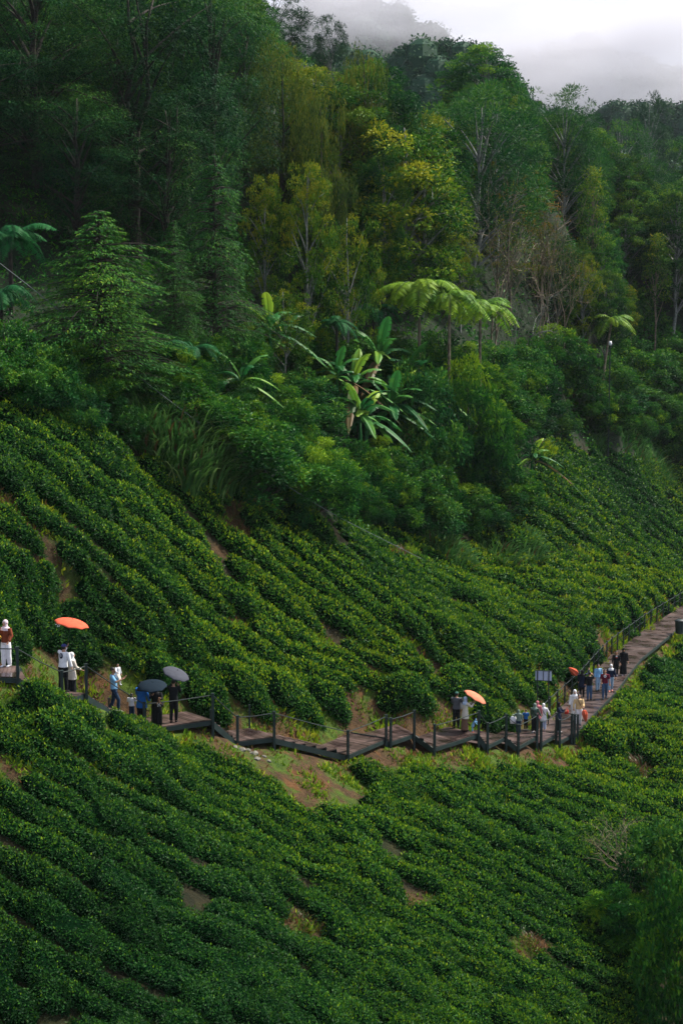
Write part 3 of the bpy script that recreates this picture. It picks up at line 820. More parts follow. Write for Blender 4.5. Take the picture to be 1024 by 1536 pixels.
        if head == 'longhair': G.loft([ring(hd+[0, .045*h, -.12*h], .03*h, .015*h, 10), ring(hd+[0, .04*h, -.05*h], .042*h, .022*h, 10), ring(hd+[0, .02*h, .02*h], .045*h, .04*h, 10)])
        add('hair', G, HAIRB if head == 'brownhair' else HAIR, .012, 2)
    elif head == 'cap':
        G = Geo(); blob(G, hd+[0, .010*h, .030*h], (.053*h, .060*h, .038*h), 12, 8); G.tube([hd+[0, -.03*h, .028*h], hd+[0, -.095*h, .018*h]], [.042*h, .032*h], 8, flat=.2); add('cap', G, hc, .010, 1)
        G = Geo(); blob(G, hd+[0, .022*h, .0], (.049*h, .050*h, .045*h), 12, 8); add('hair', G, HAIR, .012, 2)
    elif head == 'beanie': pass
    sm = cmat(shoes)
    for s in (-1, 1):
        hj, kj, aj = legs[s]; G = Geo(); G.tube([aj+[0, .035*h, -.016*h], aj+[0, -.02*h, -.010*h], aj+[0, -.075*h, -.024*h], aj+[0, -.108*h, -.028*h]], [.022*h, .031*h, .027*h, .014*h], 8, flat=.72)
        o = G.link('shoe', sm, root, True); o.location.z = dz
    if face:
        for s in (-1, 1):
            G = Geo(); blob(G, hd+[s*.017*h, -.050*h, .006*h], (.0065*h, .004*h, .004*h), 6, 4); o = G.link('eye', EYE, root, True); o.location.z = dz
        G = Geo(); G.tube([hd+[-.012*h, -.053*h, -.032*h], hd+[0, -.056*h, -.033*h], hd+[.012*h, -.053*h, -.032*h]], .0035*h, 4); o = G.link('mouth', LIP, root); o.location.z = dz
    root['_dz'] = dz
    M = Matrix.Translation(p) @ Matrix.Rotation(R(heading), 4, 'Z')
    def W(q): return M @ Vector((q[0], q[1], q[2]+dz))
    info = dict(root=root, J=J, arms=arms, W=W, dz=dz, shz=shz, h=h, hd=hd)
    del root['_dz']
    return info
def umbrella(tipgrip, top_c, R_, col, label, depth=.30, edge=None, mark=False, closed=False):
    """open umbrella: canopy centre top_c, handle grip point tipgrip (world)"""
    tipgrip = Vector(tipgrip); top_c = Vector(top_c); ax = (top_c-tipgrip).normalized()
    root = empty('umbrella', tipgrip); tag(root, label, 'umbrella', 'umbrellas held by the visitors'); o = tipgrip
    u = ax.orthogonal().normalized(); v = ax.cross(u); V = []; n = 48; m = 9
    for i in range(m+1):
        f = i/m; r = R_*math.sin(f*1.22)/math.sin(1.22)
        for j in range(n):
            a = 2*math.pi*j/n; sc = abs(math.sin(a*4)); rr = r*(1-.055*sc*f); z = -depth*R_*(1-math.cos(f*1.22))/(1-math.cos(1.22))+.045*R_*sc*f*f
            V.append(list(top_c-o+(u*math.cos(a)+v*math.sin(a))*max(rr, .004)+ax*z))
    q = [[i*n+j, i*n+(j+1) % n, (i+1)*n+(j+1) % n, (i+1)*n+j] for i in range(m) for j in range(n)]
    cn = mesh_np('canopy', V, q, None, True); c = link('canopy', cn, cmat(col), root); s = c.modifiers.new('thickness', 'SOLIDIFY'); s.thickness = .006
    G = Geo(); G.tube([Vector((0, 0, 0)), top_c-o+ax*.06], .008, 6); G.link('shaft', steel_mat, root)
    G = Geo(); G.tube([-ax*.06, ax*.07], .016, 6); G.link('handle', cmat('black'), root)
    for j in range(8):
        a = 2*math.pi*(j*6)/n; d = u*math.cos(a)+v*math.sin(a); G = Geo(); G.tube([top_c-o-ax*.03, top_c-o+d*R_*.55-ax*depth*R_*.36, top_c-o+d*R_*.98-ax*depth*R_*1.04], .005, 4); G.link('rib', steel_mat, root)
    if mark:   # white lettering on the panel towards the camera
        G = Geo(); cdir = (Vector((-.72, -.69, 0))).normalized(); w = ax.cross(cdir).normalized()
        def onc(s, t):   # s along rim, t up the panel
            d = (cdir+w*s).normalized(); f = .80-t; r = R_*math.sin(f*1.22)/math.sin(1.22); return top_c-o+d*r-ax*(depth*R_*(1-math.cos(f*1.22))/(1-math.cos(1.22)))+ax*.012+d*.012
        for off in (-.17, .10):
            P9 = [(off+.08*math.cos(a), .12+.10*math.sin(a)) for a in np.linspace(0, 6.28, 12)]; G.tube([onc(*z) for z in P9], .011, 4)
            P9 = [(off+.08, .12), (off+.07, -.02), (off-.02, -.12), (off-.08, -.10)] if off < 0 else [(off+.08*math.cos(a), -.08+.09*math.sin(a)) for a in np.linspace(0, 6.28, 12)]
            G.tube([onc(*z) for z in P9], .011, 4)
        G.link('lettering', cmat('white'), root)
    return root
def folded_umbrella(a, b, col, label, r=.085):
    a = Vector(a); b = Vector(b); root = empty('umbrella', a); tag(root, label, 'umbrella', 'umbrellas held by the visitors'); d = b-a
    G = Geo(); n = 5; k = 16; R_ = []; ax = np.array(list(d.normalized())); u = np.array(list(d.orthogonal().normalized())); v = np.cross(ax, u)
    for f, rr in ((.16, .2), (.22, .75), (.45, 1.0), (.75, .6), (.97, .12)):
        aa = np.arange(k)*2*np.pi/k; w = rr*r*(1+.28*np.sin(aa*5)); R_.append(np.array(list(d*f))+w[:, None]*(np.cos(aa)[:, None]*u+np.sin(aa)[:, None]*v))
    G.loft(R_); G.link('canopy', cmat(col), root); G = Geo(); G.tube([Vector((0, 0, 0)), d*1.03], .009, 6); G.link('shaft', steel_mat, root)
    return root
def bag(p, w, h, d, col, label, heading=0, strap=True):
    root = empty('bag', p, R(heading)); tag(root, label, 'bag', 'bags carried by the visitors'); G = Geo()
    G.loft([ring((0, 0, -h), w*.5, d*.5), ring((0, 0, -h*.5), w*.55, d*.6), ring((0, 0, -h*.1), w*.42, d*.35), ring((0, 0, 0), w*.3, d*.12)]); G.link('pouch', cmat(col), root, True)
    if strap: G = Geo(); G.tube([(-w*.25, 0, -.02), (-w*.12, 0, .09), (w*.12, 0, .09), (w*.25, 0, -.02)], .008, 4); G.link('strap', cmat(col), root)
    return root
def strap_on(I, col='black', s=1):
    h = I['h']; J = I['J']; G = Geo()
    for y in (-1, 1):
        pts_ = [I['shz']+np.array([s*.075*h, 0, .035*h]), J['chest']+np.array([s*.03*h, y*.086*h, .03*h]), J['waist']+np.array([-s*.05*h, y*.082*h, 0]), J['pel']+np.array([-s*.112*h, 0, .0])]
        G.tube(pts_, .011*h, 4)
    o = G.link('shoulder_strap', cmat(col), I['root']); o.location.z = I['dz']
def emblem(I, kind, back=False):
    h = I['h']; y = (1 if back else -1); c = I['J']['chest']+np.array([0, y*.0815*h, .02*h]); r = I['root']
    def disc(rx, rz, col, off, name, dz=0., dx=0., k=16):
        G = Geo(); ctr = c+np.array([dx, y*off, dz]); a = np.arange(k)*2*np.pi/k; P = ctr+np.stack([np.cos(a)*rx, -y*0*a, np.sin(a)*rz], 1)
        P2 = P+np.array([0, -y*.02, 0]); G.loft([P2, P]); o = G.link(name, cmat(col), r); o.location.z = I['dz']
    if kind == 'circle': disc(.045*h, .045*h, 'white', .004, 'chest_print'); disc(.026*h, .026*h, 'maroon', .008, 'chest_print'); disc(.014*h, .014*h, 'white', .012, 'chest_print')
    if kind == 'shield': disc(.040*h, .058*h, 'navy', .006, 'back_print', dz=-.01*h); disc(.014*h, .034*h, 'white', .010, 'back_print', dz=0); disc(.008*h, .03*h, 'navy', .013, 'back_print')
    if kind == 'block': disc(.036*h, .026*h, 'white', .006, 'chest_print', dz=.02*h, k=8); disc(.036*h, .016*h, 'red', .007, 'chest_print', dz=-.025*h, k=8)
    if kind == 'checks':
        for dx, dz in ((-.04, .03), (.03, .04), (0, .0), (-.035, -.04), (.04, -.035)): disc(.022*h, .02*h, 'white', .006, 'chest_print', dz=dz*h, dx=dx*h, k=8)
def feet(px, py): return on_deck(px, py)
def people():
    P = person
    a = P(feet(10, 999), 1.66, -28, 'person in pale pink headscarf, rust top and white trousers on the left landing', 'rust', 'white', 'shirt', 'hijab', 'palepink', 'white', larm=(25, 12, 75), rarm=(5, 22, 40), face=True, female=True)
    a = P(feet(-13, 1001), 1.7, 60, 'person in a yellow top cut off by the left edge', 'yellow', 'white', 'shirt', 'hair', None, 'white', rarm=(10, 25, 30))
    m = P(feet(96, 1038), 1.74, 152, 'person in blue cap and white long sleeved shirt with a dark shield on the back', 'white', 'black', 'shirt', 'cap', 'bluecap', rarm=(70, 10, 85), larm=(0, 16, 10), lean=4); emblem(m, 'shield', True)
    w = P(feet(109, 1043), 1.58, 118, 'person in white headscarf and cream tunic under the red umbrella', 'cream', 'skirt_black', 'long', 'hijab', 'white', larm=(20, 10, 40), rarm=(8, 14, 10), female=True)
    gr = m['W'](m['arms'][1][2]); c = at(109, 929, gr.y-.02); umbrella(gr, c, .62, 'coral', 'open red orange umbrella with white lettering over the couple at left', mark=True)
    bag(w['W'](w['arms'][1][2]+np.array([0, 0, -.08])), .22, .30, .12, 'white', 'white bag held by the person in the cream tunic')
    f = P(feet(172, 1058), 1.70, 78, 'person in light blue t shirt and jeans carrying a small child', 'skyblue', 'darkjeans', 'tee', 'hair', None, 'cream', larm=(40, 6, 75), rarm=(40, 6, 80), lleg=(28, 30), rleg=(-10, 8), face=True, lean=-4)
    q = f['W'](f['J']['chest']+np.array([0, -.17, -.22])); P(Vector(q), .82, 40, 'small child in white with dark hair held by the person in light blue', 'white', 'cream', 'long', 'longhair', None, 'white', lleg=(50, 40), rleg=(35, 40), larm=(40, 20, 30))
    P(feet(198, 1077), 1.08, 170, 'child in white shirt and dark trousers with long black hair', 'white', 'darkjeans', 'tee', 'longhair', None, 'white', larm=(20, 25, 30))
    w = P(feet(213, 1085), 1.66, 160, 'person in black headscarf and bright blue top seen from behind', 'blue', 'black', 'long', 'hijab', 'black', larm=(5, 18, 12), rarm=(25, 16, 50), female=True)
    bag(w['W'](w['arms'][1][2]+np.array([.02, 0, -.02])), .24, .2, .12, 'palepink', 'pale pink handbag of the person in bright blue')
    d = P(feet(235, 1089), 1.56, 10, 'person in long black robe under the tilted dark blue umbrella', 'black', None, 'abaya', 'hijab', 'black', larm=(60, 15, 70), rarm=(40, 10, 70), face=True)
    c = at(229, 1024, d['W'](d['arms'][-1][2]).y-.12); umbrella(d['W'](d['arms'][-1][2]), (c.x-.02, c.y, c.z), .56, 'inkblue', 'tilted dark blue umbrella next to the grey one', depth=.28)
    k = P(feet(238, 1092)+Vector((.05, -.15, 0)), 1.15, 5, 'child in black with a white patterned front before the robed person', 'black', 'black', 'shirt', 'hair', None, larm=(60, 5, 80), rarm=(60, 5, 80), face=True); emblem(k, 'checks')
    d = P(feet(261, 1083), 1.68, 175, 'person in black under the grey umbrella', 'black', 'black', 'shirt', 'hair', None, larm=(45, 10, 90), rarm=(65, 8, 85)); 
    c = at(266, 1006, d['W'](d['arms'][1][2]).y-.10); umbrella(d['W'](d['arms'][1][2]), c, .55, 'slate', 'open slate grey umbrella beside the dark blue one', depth=.32)
    m = P(feet(684, 1092), 1.70, 168, 'person in grey sweater and green cap beside the orange umbrella', 'grey', 'black', 'shirt', 'cap', 'greencap', larm=(20, 20, 75), rarm=(25, 5, 60))
    bag(m['W'](m['arms'][-1][2]+np.array([0, 0, -.05])), .16, .3, .08, 'white', 'white plastic bag held by the person in grey')
    w = P(feet(697, 1090), 1.60, 110, 'person in pale blue headscarf and long cream coat under the orange umbrella', 'cream', 'skirt_brown', 'long', 'hijab', 'paleblue', larm=(55, 8, 75), rarm=(55, 8, 70), female=True)
    c = at(715, 1041, w['W'](w['arms'][1][2]).y-.02); umbrella(w['W'](w['arms'][1][2]), c, .57, 'orange', 'tilted orange umbrella beside the person in the cream coat', depth=.34)
    P(feet(708, 1094), .72, 70, 'toddler in light blue bending beside the cream coat', 'skyblue', 'skyblue', 'long', 'hijab', 'skyblue', 'red', lean=35, larm=(40, 10, 20), rarm=(40, 10, 20))
    k = P(feet(777, 1097), 1.15, 160, 'child in grey green headscarf and top with a white bag', 'greygreen', 'darkjeans', 'shirt', 'hijab', 'greygreen', rarm=(10, 30, 20)); bag(k['W'](k['arms'][1][1]+np.array([.04, .03, .02])), .3, .36, .08, 'white', 'large white bag of the child in grey green')
    k = P(feet(788, 1094), 1.02, 172, 'child in bright blue t shirt with brown hair', 'blue', 'black', 'tee', 'brownhair', None, 'white', rarm=(5, 30, 10)); bag(k['W'](k['arms'][1][2]+np.array([.03, 0, .1])), .2, .32, .06, 'white', 'white bag beside the child in bright blue')
    k = P(feet(801, 1098), 1.45, 150, 'person in sage headscarf and olive jacket', 'olive', 'black', 'shirt', 'hijab', 'greygreen', 'white', female=True, larm=(10, 20, 30)); strap_on(k)
    P(feet(805, 1090), 1.42, 170, 'person in dusty pink headscarf partly hidden in the group', 'pink', 'brown', 'long', 'hijab', 'pink')
    k = P(feet(814, 1096), 1.38, 165, 'person in white headscarf and wide white top with a dark shoulder strap', 'white', 'paleblue', 'long', 'hijab', 'white', 'palepink', female=True, larm=(10, 26, 20), rarm=(10, 26, 20)); strap_on(k)
    k = P(feet(837, 1097), 1.48, 70, 'person in all black holding a small red bag', 'navy', 'skirt_black', 'long', 'hijab', 'black', 'white', larm=(35, 8, 70), rarm=(35, 8, 75)); bag(k['W'](k['arms'][1][2]+np.array([0, -.04, .02])), .18, .22, .09, 'red', 'small red bag in the hands of the person in black')
    k = P(feet(867, 1088), 1.62, 5, 'person in beige sweater and white trousers holding a closed red umbrella', 'beige', 'white', 'shirt', 'hair', None, 'navy', larm=(10, 22, 30), rarm=(30, 6, 40), face=True, female=True); strap_on(k, 'brown', -1)
    g_ = k['W'](k['arms'][1][2]+k['arms'][1][3]*.05); folded_umbrella(g_, g_+Vector((.13, -.12, -.72)), 'coral', 'closed red umbrella pointing down beside the beige sweater', .13)
    P(feet(862, 1085)+Vector((.0, .34, 0)), 1.66, -5, 'person in white headscarf close behind the beige sweater', 'white', 'white', 'long', 'hijab', 'white', 'black')
    k = P(feet(872, 1046), 1.50, 165, 'person in dark blue lifting a red folded umbrella', 'navy', 'black', 'long', 'hijab', 'black', larm=(100, 30, 40), rarm=(10, 12, 20)); g_ = k['W'](k['arms'][-1][2]); folded_umbrella(at(868, 1014, g_.y), at(852, 1001, g_.y-.2), 'coral', 'half closed red umbrella lifted by the person in dark blue', .16)
    P(feet(883, 1050), 1.56, 172, 'person in black jacket and jeans seen from behind', 'black', 'jeans', 'shirt', 'hair', None, larm=(60, 10, 80), rarm=(10, 14, 20))
    k = P(feet(906, 1048), 1.62, -8, 'person in maroon t shirt with a white round print and blue jeans', 'maroon', 'jeans', 'tee', 'hair', None, 'darkjeans', larm=(10, 10, 45), rarm=(8, 12, 10), lleg=(14, 8), rleg=(-10, 8), face=True); emblem(k, 'circle')
    P(feet(901, 1040)+Vector((-.12, .5, 0)), 1.52, 20, 'person in light blue half hidden behind the maroon t shirt', 'skyblue', 'lightjeans', 'shirt', 'hair', None)
    P(feet(915, 1037), 1.52, -5, 'person in white headscarf, navy jacket, pale jeans and pink shoes', 'navy', 'lightjeans', 'shirt', 'hijab', 'white', 'salmon', face=True, lleg=(10, 5), rleg=(-8, 5), rarm=(8, 14, 10))
    k = P(feet(923, 1014), 1.46, 0, 'person in black top with a white and red print far along the boardwalk', 'black', 'black', 'shirt', 'hair', None, 'palepink', face=True); emblem(k, 'block')
    P(feet(934, 1013), 1.58, 5, 'person in long black robe standing at the far railing', 'black', None, 'abaya', 'hijab', 'black', 'palepink')
# ---------------------------------------------------------------- small fixed things
def furniture():
    # information board on two posts, seen from the back
    b = ground(815, 83.0); tl = at(803, 1004, 83.2); c = at(814.5, 1013.5, 83.2); px = 83.2/F
    root = empty('sign_board', b); tag(root, 'pale blue sign board on two dark posts beside the boardwalk', 'sign'); o = b
    M = Matrix.Rotation(R(-12), 3, 'Z'); w, h = .80, .50
    G = Geo(); G.box(c-o, (w, .03, h), M); G.link('panel', plain('pale_board', (.42, .47, .62), .5, (.36, .40, .55), 3), root)
    for s in (-.29, .0, .27):
        x = (M @ Vector((s, -.035, 0))); G = Geo(); lowz = (b.z-.2 if s else c.z-h/2)-o.z; top = c.z+h/2+.015-o.z
        G.box((c.x-o.x+x.x, c.y-o.y+x.y, (lowz+top)/2), (.055 if s else .03, .035, top-lowz), M); G.link('post' if s else 'batten', post_mat, root)
    for dz in (h/2, -h/2): 
        G = Geo(); G.box(c-o+Vector((0, -.005, dz)), (w+.03, .05, .03), M); G.link('frame_bar', post_mat, root)
    # dark bin at the right edge of the far path
    p = on_deck(1018, 950); root = empty('litter_bin', p); tag(root, 'dark litter bin standing on the far boardwalk at the right edge', 'bin'); G = Geo(); k = 16
    G.loft([ring((0, 0, 0), .25, .25, k), ring((0, 0, .4), .28, .28, k), ring((0, 0, .78), .30, .30, k)]); G.link('barrel', post_mat, root); G = Geo(); G.loft([ring((0, 0, .78), .33, .33, k), ring((0, 0, .86), .32, .32, k), ring((0, 0, .93), .18, .18, k)]); G.link('lid', plain('dark_lid', (.02, .03, .035), .5), root)
    # slim lamp post at the wood's edge
    b = ground(911, 139); t = at(912, 518, 139); root = empty('lamp_post', b); tag(root, 'slim dark lamp post with a small white head at the edge of the wood', 'lamp post'); H = t.z-b.z
    G = Geo(); G.tube([(0, 0, -.3), (0, 0, H*.5), (0, 0, H)], [.07, .055, .045], 6); G.link('pole', post_mat, root)
    G = Geo(); G.loft([ring((0, 0, H), .10, .10, 10), ring((0, 0, H+.12), .15, .15, 10), ring((0, 0, H+.34), .10, .10, 10)]); G.link('lamp_head', plain('white_lamp', (.75, .78, .8), .4), root, True)
    # fallen log
    a = hit(783, 636); c = hit(832, 676)
    root = empty('fallen_log', a); tag(root, 'dark fallen log lying down the slope above the far tea', 'log')
    G = Geo(); n = 9; P_ = [(a.lerp(c, t)-a)+Vector((0, 0, .28+.12*math.sin(t*5))) for t in np.linspace(-.05, 1.05, n)]; G.tube(P_, np.array([.30, .33, .29, .31, .27, .25, .26, .22, .20]), 8); G.link('bole', B_DARK, root, True)
    for t, d in ((.35, (-.5, .2, .7)), (.6, (.4, -.3, .6)), (.8, (-.3, .1, .6))):
        q = (a.lerp(c, t)-a)+Vector((0, 0, .3)); G = Geo(); G.tube([q, q+Vector(d)*.7, q+Vector(d)*1.1+Vector((.1, 0, .1))], [.08, .05, .03], 6); G.link('broken_branch', B_DARK, root)
    # overhead cable
    pts_ = [at(-30, 372, 74), at(60, 440, 75), at(200, 560, 76.5), at(370, 688, 78.5), at(480, 762, 80.5), at(600, 822, 84), at(640, 842, 86)]
    d = [0]
    for u, v in zip(pts_[:-1], pts_[1:]): d.append(d[-1]+(v-u).length)
    s = np.linspace(0, d[-1], 30); Pq = np.stack([np.interp(s, d, [p[i] for p in pts_]) for i in range(3)], 1); Pq = np.apply_along_axis(lambda c_: np.convolve(np.pad(c_, 2, 'edge'), np.ones(5)/5, 'valid'), 0, Pq)
    G = Geo(); G.tube(Pq-Pq[0], .016, 6); o = G.link('cable', plain('grey_cable', (.09, .12, .13), .5), None); o.location = Vector(Pq[0]); tag(o, 'thin grey cable running down the slope from the left wood', 'cable')
    # pale stones below the steps
    g = random.Random(4)
    for i, (px_, py_, s_) in enumerate([(352, 1121, .11), (363, 1125, .14), (372, 1126, .11), (381, 1131, .16), (385, 1139, .13), (396, 1135, .09), (403, 1142, .10)]):
        p = hit(px_, py_); bm = bmesh.new(); bmesh.ops.create_icosphere(bm, subdivisions=2, radius=s_)
        for v in bm.verts: v.co = Vector((v.co.x*1.2, v.co.y, v.co.z*.7))*(1+.22*math.sin(v.co.x*31+i)*math.cos(v.co.y*27+v.co.z*19))
        me = bpy.data.meshes.new('stone'); bm.to_mesh(me); bm.free(); o = link('stone', me, STONE); o.location = p+Vector((0, 0, s_*.05)); o.rotation_euler = (0, 0, g.uniform(0, 6))
        tag(o, ['pale stone nearest the steps', 'second pale stone from the steps', 'flat pale stone in the row below the steps', 'largest pale stone below the boardwalk post', 'tall pale stone lowest in the row', 'small stone right of the lowest one', 'small stone at the right end of the row'][i], 'stone', 'pale stones below the steps')
STONE = plain('pale_stone', (.21, .20, .17), .9, (.10, .098, .08), 6, bump=.4)
# ---------------------------------------------------------------- vegetation materials
M_DARK = leaf_material('dark_feathery_leaf', [(0,(.002,.022,.011)),(.5,(.006,.052,.018)),(.85,(.022,.105,.018)),(1,(.075,.17,.02))], .6, .2, .06, .25)
M_CON = leaf_material('conifer_spray_leaf', [(0,(.004,.032,.010)),(.45,(.014,.082,.014)),(.8,(.058,.155,.012)),(1,(.15,.23,.016))], .6, .2, .06, .12)
M_BROAD = leaf_material('green_broad_leaf', [(0,(.004,.040,.014)),(.5,(.018,.100,.018)),(.85,(.065,.18,.018)),(1,(.14,.25,.02))], .55, .25, .08, .3)
M_YEL = leaf_material('yellow_green_leaf', [(0,(.006,.046,.010)),(.35,(.045,.14,.010)),(.7,(.13,.21,.012)),(1,(.26,.27,.014))], .55, .25, .08, .15)
M_ORG = leaf_material('rusty_young_leaf', [(0,(.020,.065,.012)),(.5,(.09,.12,.012)),(1,(.30,.15,.02))], .6, .25, .1, .2)
M_WEEP = leaf_material('olive_hanging_leaf', [(0,(.010,.034,.010)),(.5,(.040,.085,.012)),(.85,(.12,.155,.014)),(1,(.19,.18,.016))], .6, .22, .1, .12)
M_PINE = leaf_material('blue_green_needle', [(0,(.008,.034,.022)),(.5,(.020,.075,.036)),(1,(.06,.14,.05))], .6, .15, .12, .25)
M_BAMB = leaf_material('thicket_leaf', [(0,(.003,.036,.010)),(.42,(.016,.098,.014)),(.78,(.065,.19,.013)),(1,(.18,.30,.014))], .5, .25, .1, .15)
M_GRASS = leaf_material('long_grass_blade', [(0,(.10,.060,.025)),(.12,(.03,.09,.02)),(.5,(.035,.125,.030)),(.85,(.10,.22,.045)),(1,(.20,.30,.10))], .42, .25, .3, .1)
M_FERN = leaf_material('fern_frond_leaf', [(0,(.02,.085,.018)),(.5,(.085,.21,.018)),(1,(.24,.36,.02))], .55, .3, .12, .1)
M_FERND = leaf_material('shaded_fern_leaf', [(0,(.004,.045,.018)),(1,(.020,.12,.03))], .6, .2, .06, .1)
M_BAN = leaf_material('banana_blade', [(0,(.12,.075,.03)),(.15,(.012,.09,.025)),(.5,(.028,.15,.032)),(.8,(.09,.24,.03)),(1,(.22,.34,.028))], .5, .3, .14, .05)
M_DRY = leaf_material('dry_fern_leaf', [(0,(.09,.035,.012)),(.5,(.22,.09,.03)),(1,(.33,.19,.07))], .8, .15, .1, .1)
B_DARK = plain('dark_bark', (.035, .028, .020), .9, (.012, .012, .009), 5, bump=.4)
B_PALE = plain('pale_bark', (.21, .17, .12), .85, (.09, .07, .045), 5, bump=.3)
B_GREY = plain('grey_lichen_bark', (.20, .21, .19), .85, (.07, .085, .075), 6, bump=.3)

def bez(a, b, c, n=6):
    t = np.linspace(0, 1, n)[:, None]; a, b, c = map(np.asarray, (a, b, c))
    return a*(1-t)**2+2*b*t*(1-t)+c*t*t

PROTO = {}
def crown_geo(g, C, Rr, per, ll, style, tintbase, sq=.75):
    """leaves on clumps: C (n,3) clump centres, Rr (n,) radii"""
    n = len(C); rep = np.maximum((per*(Rr/Rr.mean())**2).astype(int), 3)
    idx = np.repeat(np.arange(n), rep); N_ = len(idx)
    u = rnd_unit(N_, g); u[:, 2] = np.where(g.random(N_) < .35, np.abs(u[:, 2]), u[:, 2])
    rad = Rr[idx]*g.uniform(.55, 1.08, N_)
    P = C[idx]+u*rad[:, None]*np.array([1, 1, sq])
    up = np.array([0, 0, 1.0]); clt = tintbase[idx]
    top = u[:, 2]
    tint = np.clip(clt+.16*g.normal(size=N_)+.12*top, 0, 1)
    if style == 'broad':
        D = u*.9+rnd_unit(N_, g)*.9; Nl = u*.5+up*.7+rnd_unit(N_, g)*.5
        Ls = ll*g.uniform(.7, 1.35, N_); W = Ls*g.uniform(.42, .6, N_); dr = .15
    elif style == 'needle':
        D = u+rnd_unit(N_, g)*.35+up*.25; Nl = rnd_unit(N_, g); Ls = ll*g.uniform(.7, 1.3, N_); W = Ls*.2; dr = 0
    elif style == 'spray':
        D = u*np.array([1, 1, .15])+rnd_unit(N_, g)*.35-up*.15; Nl = up+rnd_unit(N_, g)*.35; Ls = ll*g.uniform(.6, 1.4, N_); W = Ls*.24; dr = .25
    elif style == 'fan':      # bamboo-like drooping narrow leaves
        D = u*.8+rnd_unit(N_, g)*.75-up*.12; Nl = up*.8+u*.6+rnd_unit(N_, g)*.5; Ls = ll*g.uniform(.6, 1.3, N_); W = Ls*.30; dr = .2
    elif style == 'hang':
        D = rnd_unit(N_, g)*.4-up*1.0+u*.25; Nl = u+rnd_unit(N_, g)*.3; Ls = ll*g.uniform(.7, 1.4, N_); W = Ls*.28; dr = 0
    return leaves(P, D, Nl, Ls, W, tint, .2, dr)

def tree_proto(key, H, W, n_clump, rc, per, ll, style, leafmat, barkmat, seed, base=.3, shape='round', hollow=.35, limbs=14, trunk_r=.22, weep=0, forks=1, sq=.75, lean=.0, tintv=.22, tint0=.45, twigs=0, toptint=.15):
    """a tree prototype: trunk geometry + crown geometry, built once"""
    g = np.random.default_rng(seed)
    C = []
    tries = 0
    while len(C) < n_clump and tries < 60000:
        tries += 1
        p = g.uniform(-1, 1, 3)
        h = (p[2]+1)/2
        if shape == 'round': lim = math.sqrt(max(0, 1-(2*h-1)**2))*.98+.05
        elif shape == 'cone': lim = (1-h)**.8*1.0+.04
        elif shape == 'column': lim = min(1, math.sqrt(max(0, 1-(2*h-1)**4)))*.8
        elif shape == 'umbrella': lim = math.sqrt(max(0, 1-h**2))*.98 if h > .15 else .7
        elif shape == 'dome': lim = math.sqrt(max(0, 1-h**1.8))
        r = math.hypot(p[0], p[1])
        if r > lim: continue
        if r < lim*hollow and h < .8: continue
        C.append((p[0], p[1], h))
    C = np.array(C)
    irr = SN(seed+100, 3, 8, 2.6)(C)                      # uneven outline
    C2 = C.copy(); f = 1+.22*irr
    C2[:, 0] *= W/2*f; C2[:, 1] *= W/2*f
    z0 = H*base; C2[:, 2] = z0+C[:, 2]*(H-z0-rc*.5)*(1+.05*irr)
    C2[:, 0] += lean*C[:, 2]*W
    Rr = rc*g.uniform(.6, 1.35, len(C))*(1-.35*C[:, 2] if shape in ('cone',) else 1)
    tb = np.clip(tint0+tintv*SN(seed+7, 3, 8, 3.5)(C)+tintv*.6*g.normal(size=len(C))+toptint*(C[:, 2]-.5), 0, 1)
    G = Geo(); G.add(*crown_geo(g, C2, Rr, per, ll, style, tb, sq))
    if weep:
        k = g.choice(len(C2), weep)
        for i in k:
            u = rnd_unit(1, g)[0]; u[2] = abs(u[2])*.3; p0 = C2[i]+u*Rr[i]; m = int(g.integers(5, 15)); st = ll*.55
            q = p0-np.arange(m)[:, None]*np.array([0, 0, st])+g.normal(size=(m, 3))*.05
            q = np.repeat(q, 3, 0)+g.normal(size=(m*3, 3))*.07
            G.add(*leaves(q, rnd_unit(len(q), g)*.5-np.array([0, 0, 1.]), rnd_unit(len(q), g), np.full(len(q), ll), np.full(len(q), ll*.3), np.clip(tb[i]+.18*g.normal(size=len(q))+.05, 0, 1)))
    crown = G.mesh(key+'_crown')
    B = Geo()
    for fk in range(forks):
        a = g.uniform(0, 6.28); top = np.array([math.cos(a)*W*.12*(forks > 1)+lean*W*.7, math.sin(a)*W*.12*(forks > 1), H*.9])
        tr = bez((g.normal()*.1, g.normal()*.1, -.8), (g.normal()*.25, g.normal()*.25, H*.45), top, 9)
        tr[1:-1, :2] += g.normal(size=(7, 2))*.07*H/10
        B.tube(tr, np.linspace(trunk_r, trunk_r*.18, 9), 7 if False else 6)
        for i in g.choice(len(C2), min(limbs//forks, len(C2)), replace=False):
            c = C2[i]; h = min(max(c[2]-W*.22-g.uniform(0, .15)*H, z0*.6), H*.82); ti = np.interp(h, tr[:, 2], np.arange(9)); k0 = int(ti)
            s0 = tr[k0]*(1-(ti-k0))+tr[min(k0+1, 8)]*(ti-k0)
            mid = (s0+c)/2+np.array([0, 0, -.06*H*(style == 'hang')+.03*H])
            B.tube(bez(s0, mid, c, 6), np.linspace(trunk_r*.42, trunk_r*.08, 6), 5)
    for _ in range(twigs):
        i = g.integers(len(C2)); c = C2[i]; u = rnd_unit(1, g)[0]; e = c+u*Rr[i]*1.9+np.array([0, 0, .3])
        B.tube(bez(c*.85+np.array([0, 0, c[2]*.12]), (c+e)/2+g.normal(size=3)*.2, e, 4), [.03, .02, .015, .008], 4, 0.5)
    trunk = B.mesh(key+'_trunk', True)
    crown.materials.append(leafmat); trunk.materials.append(barkmat)
    PROTO[key] = (trunk, crown, H, W)

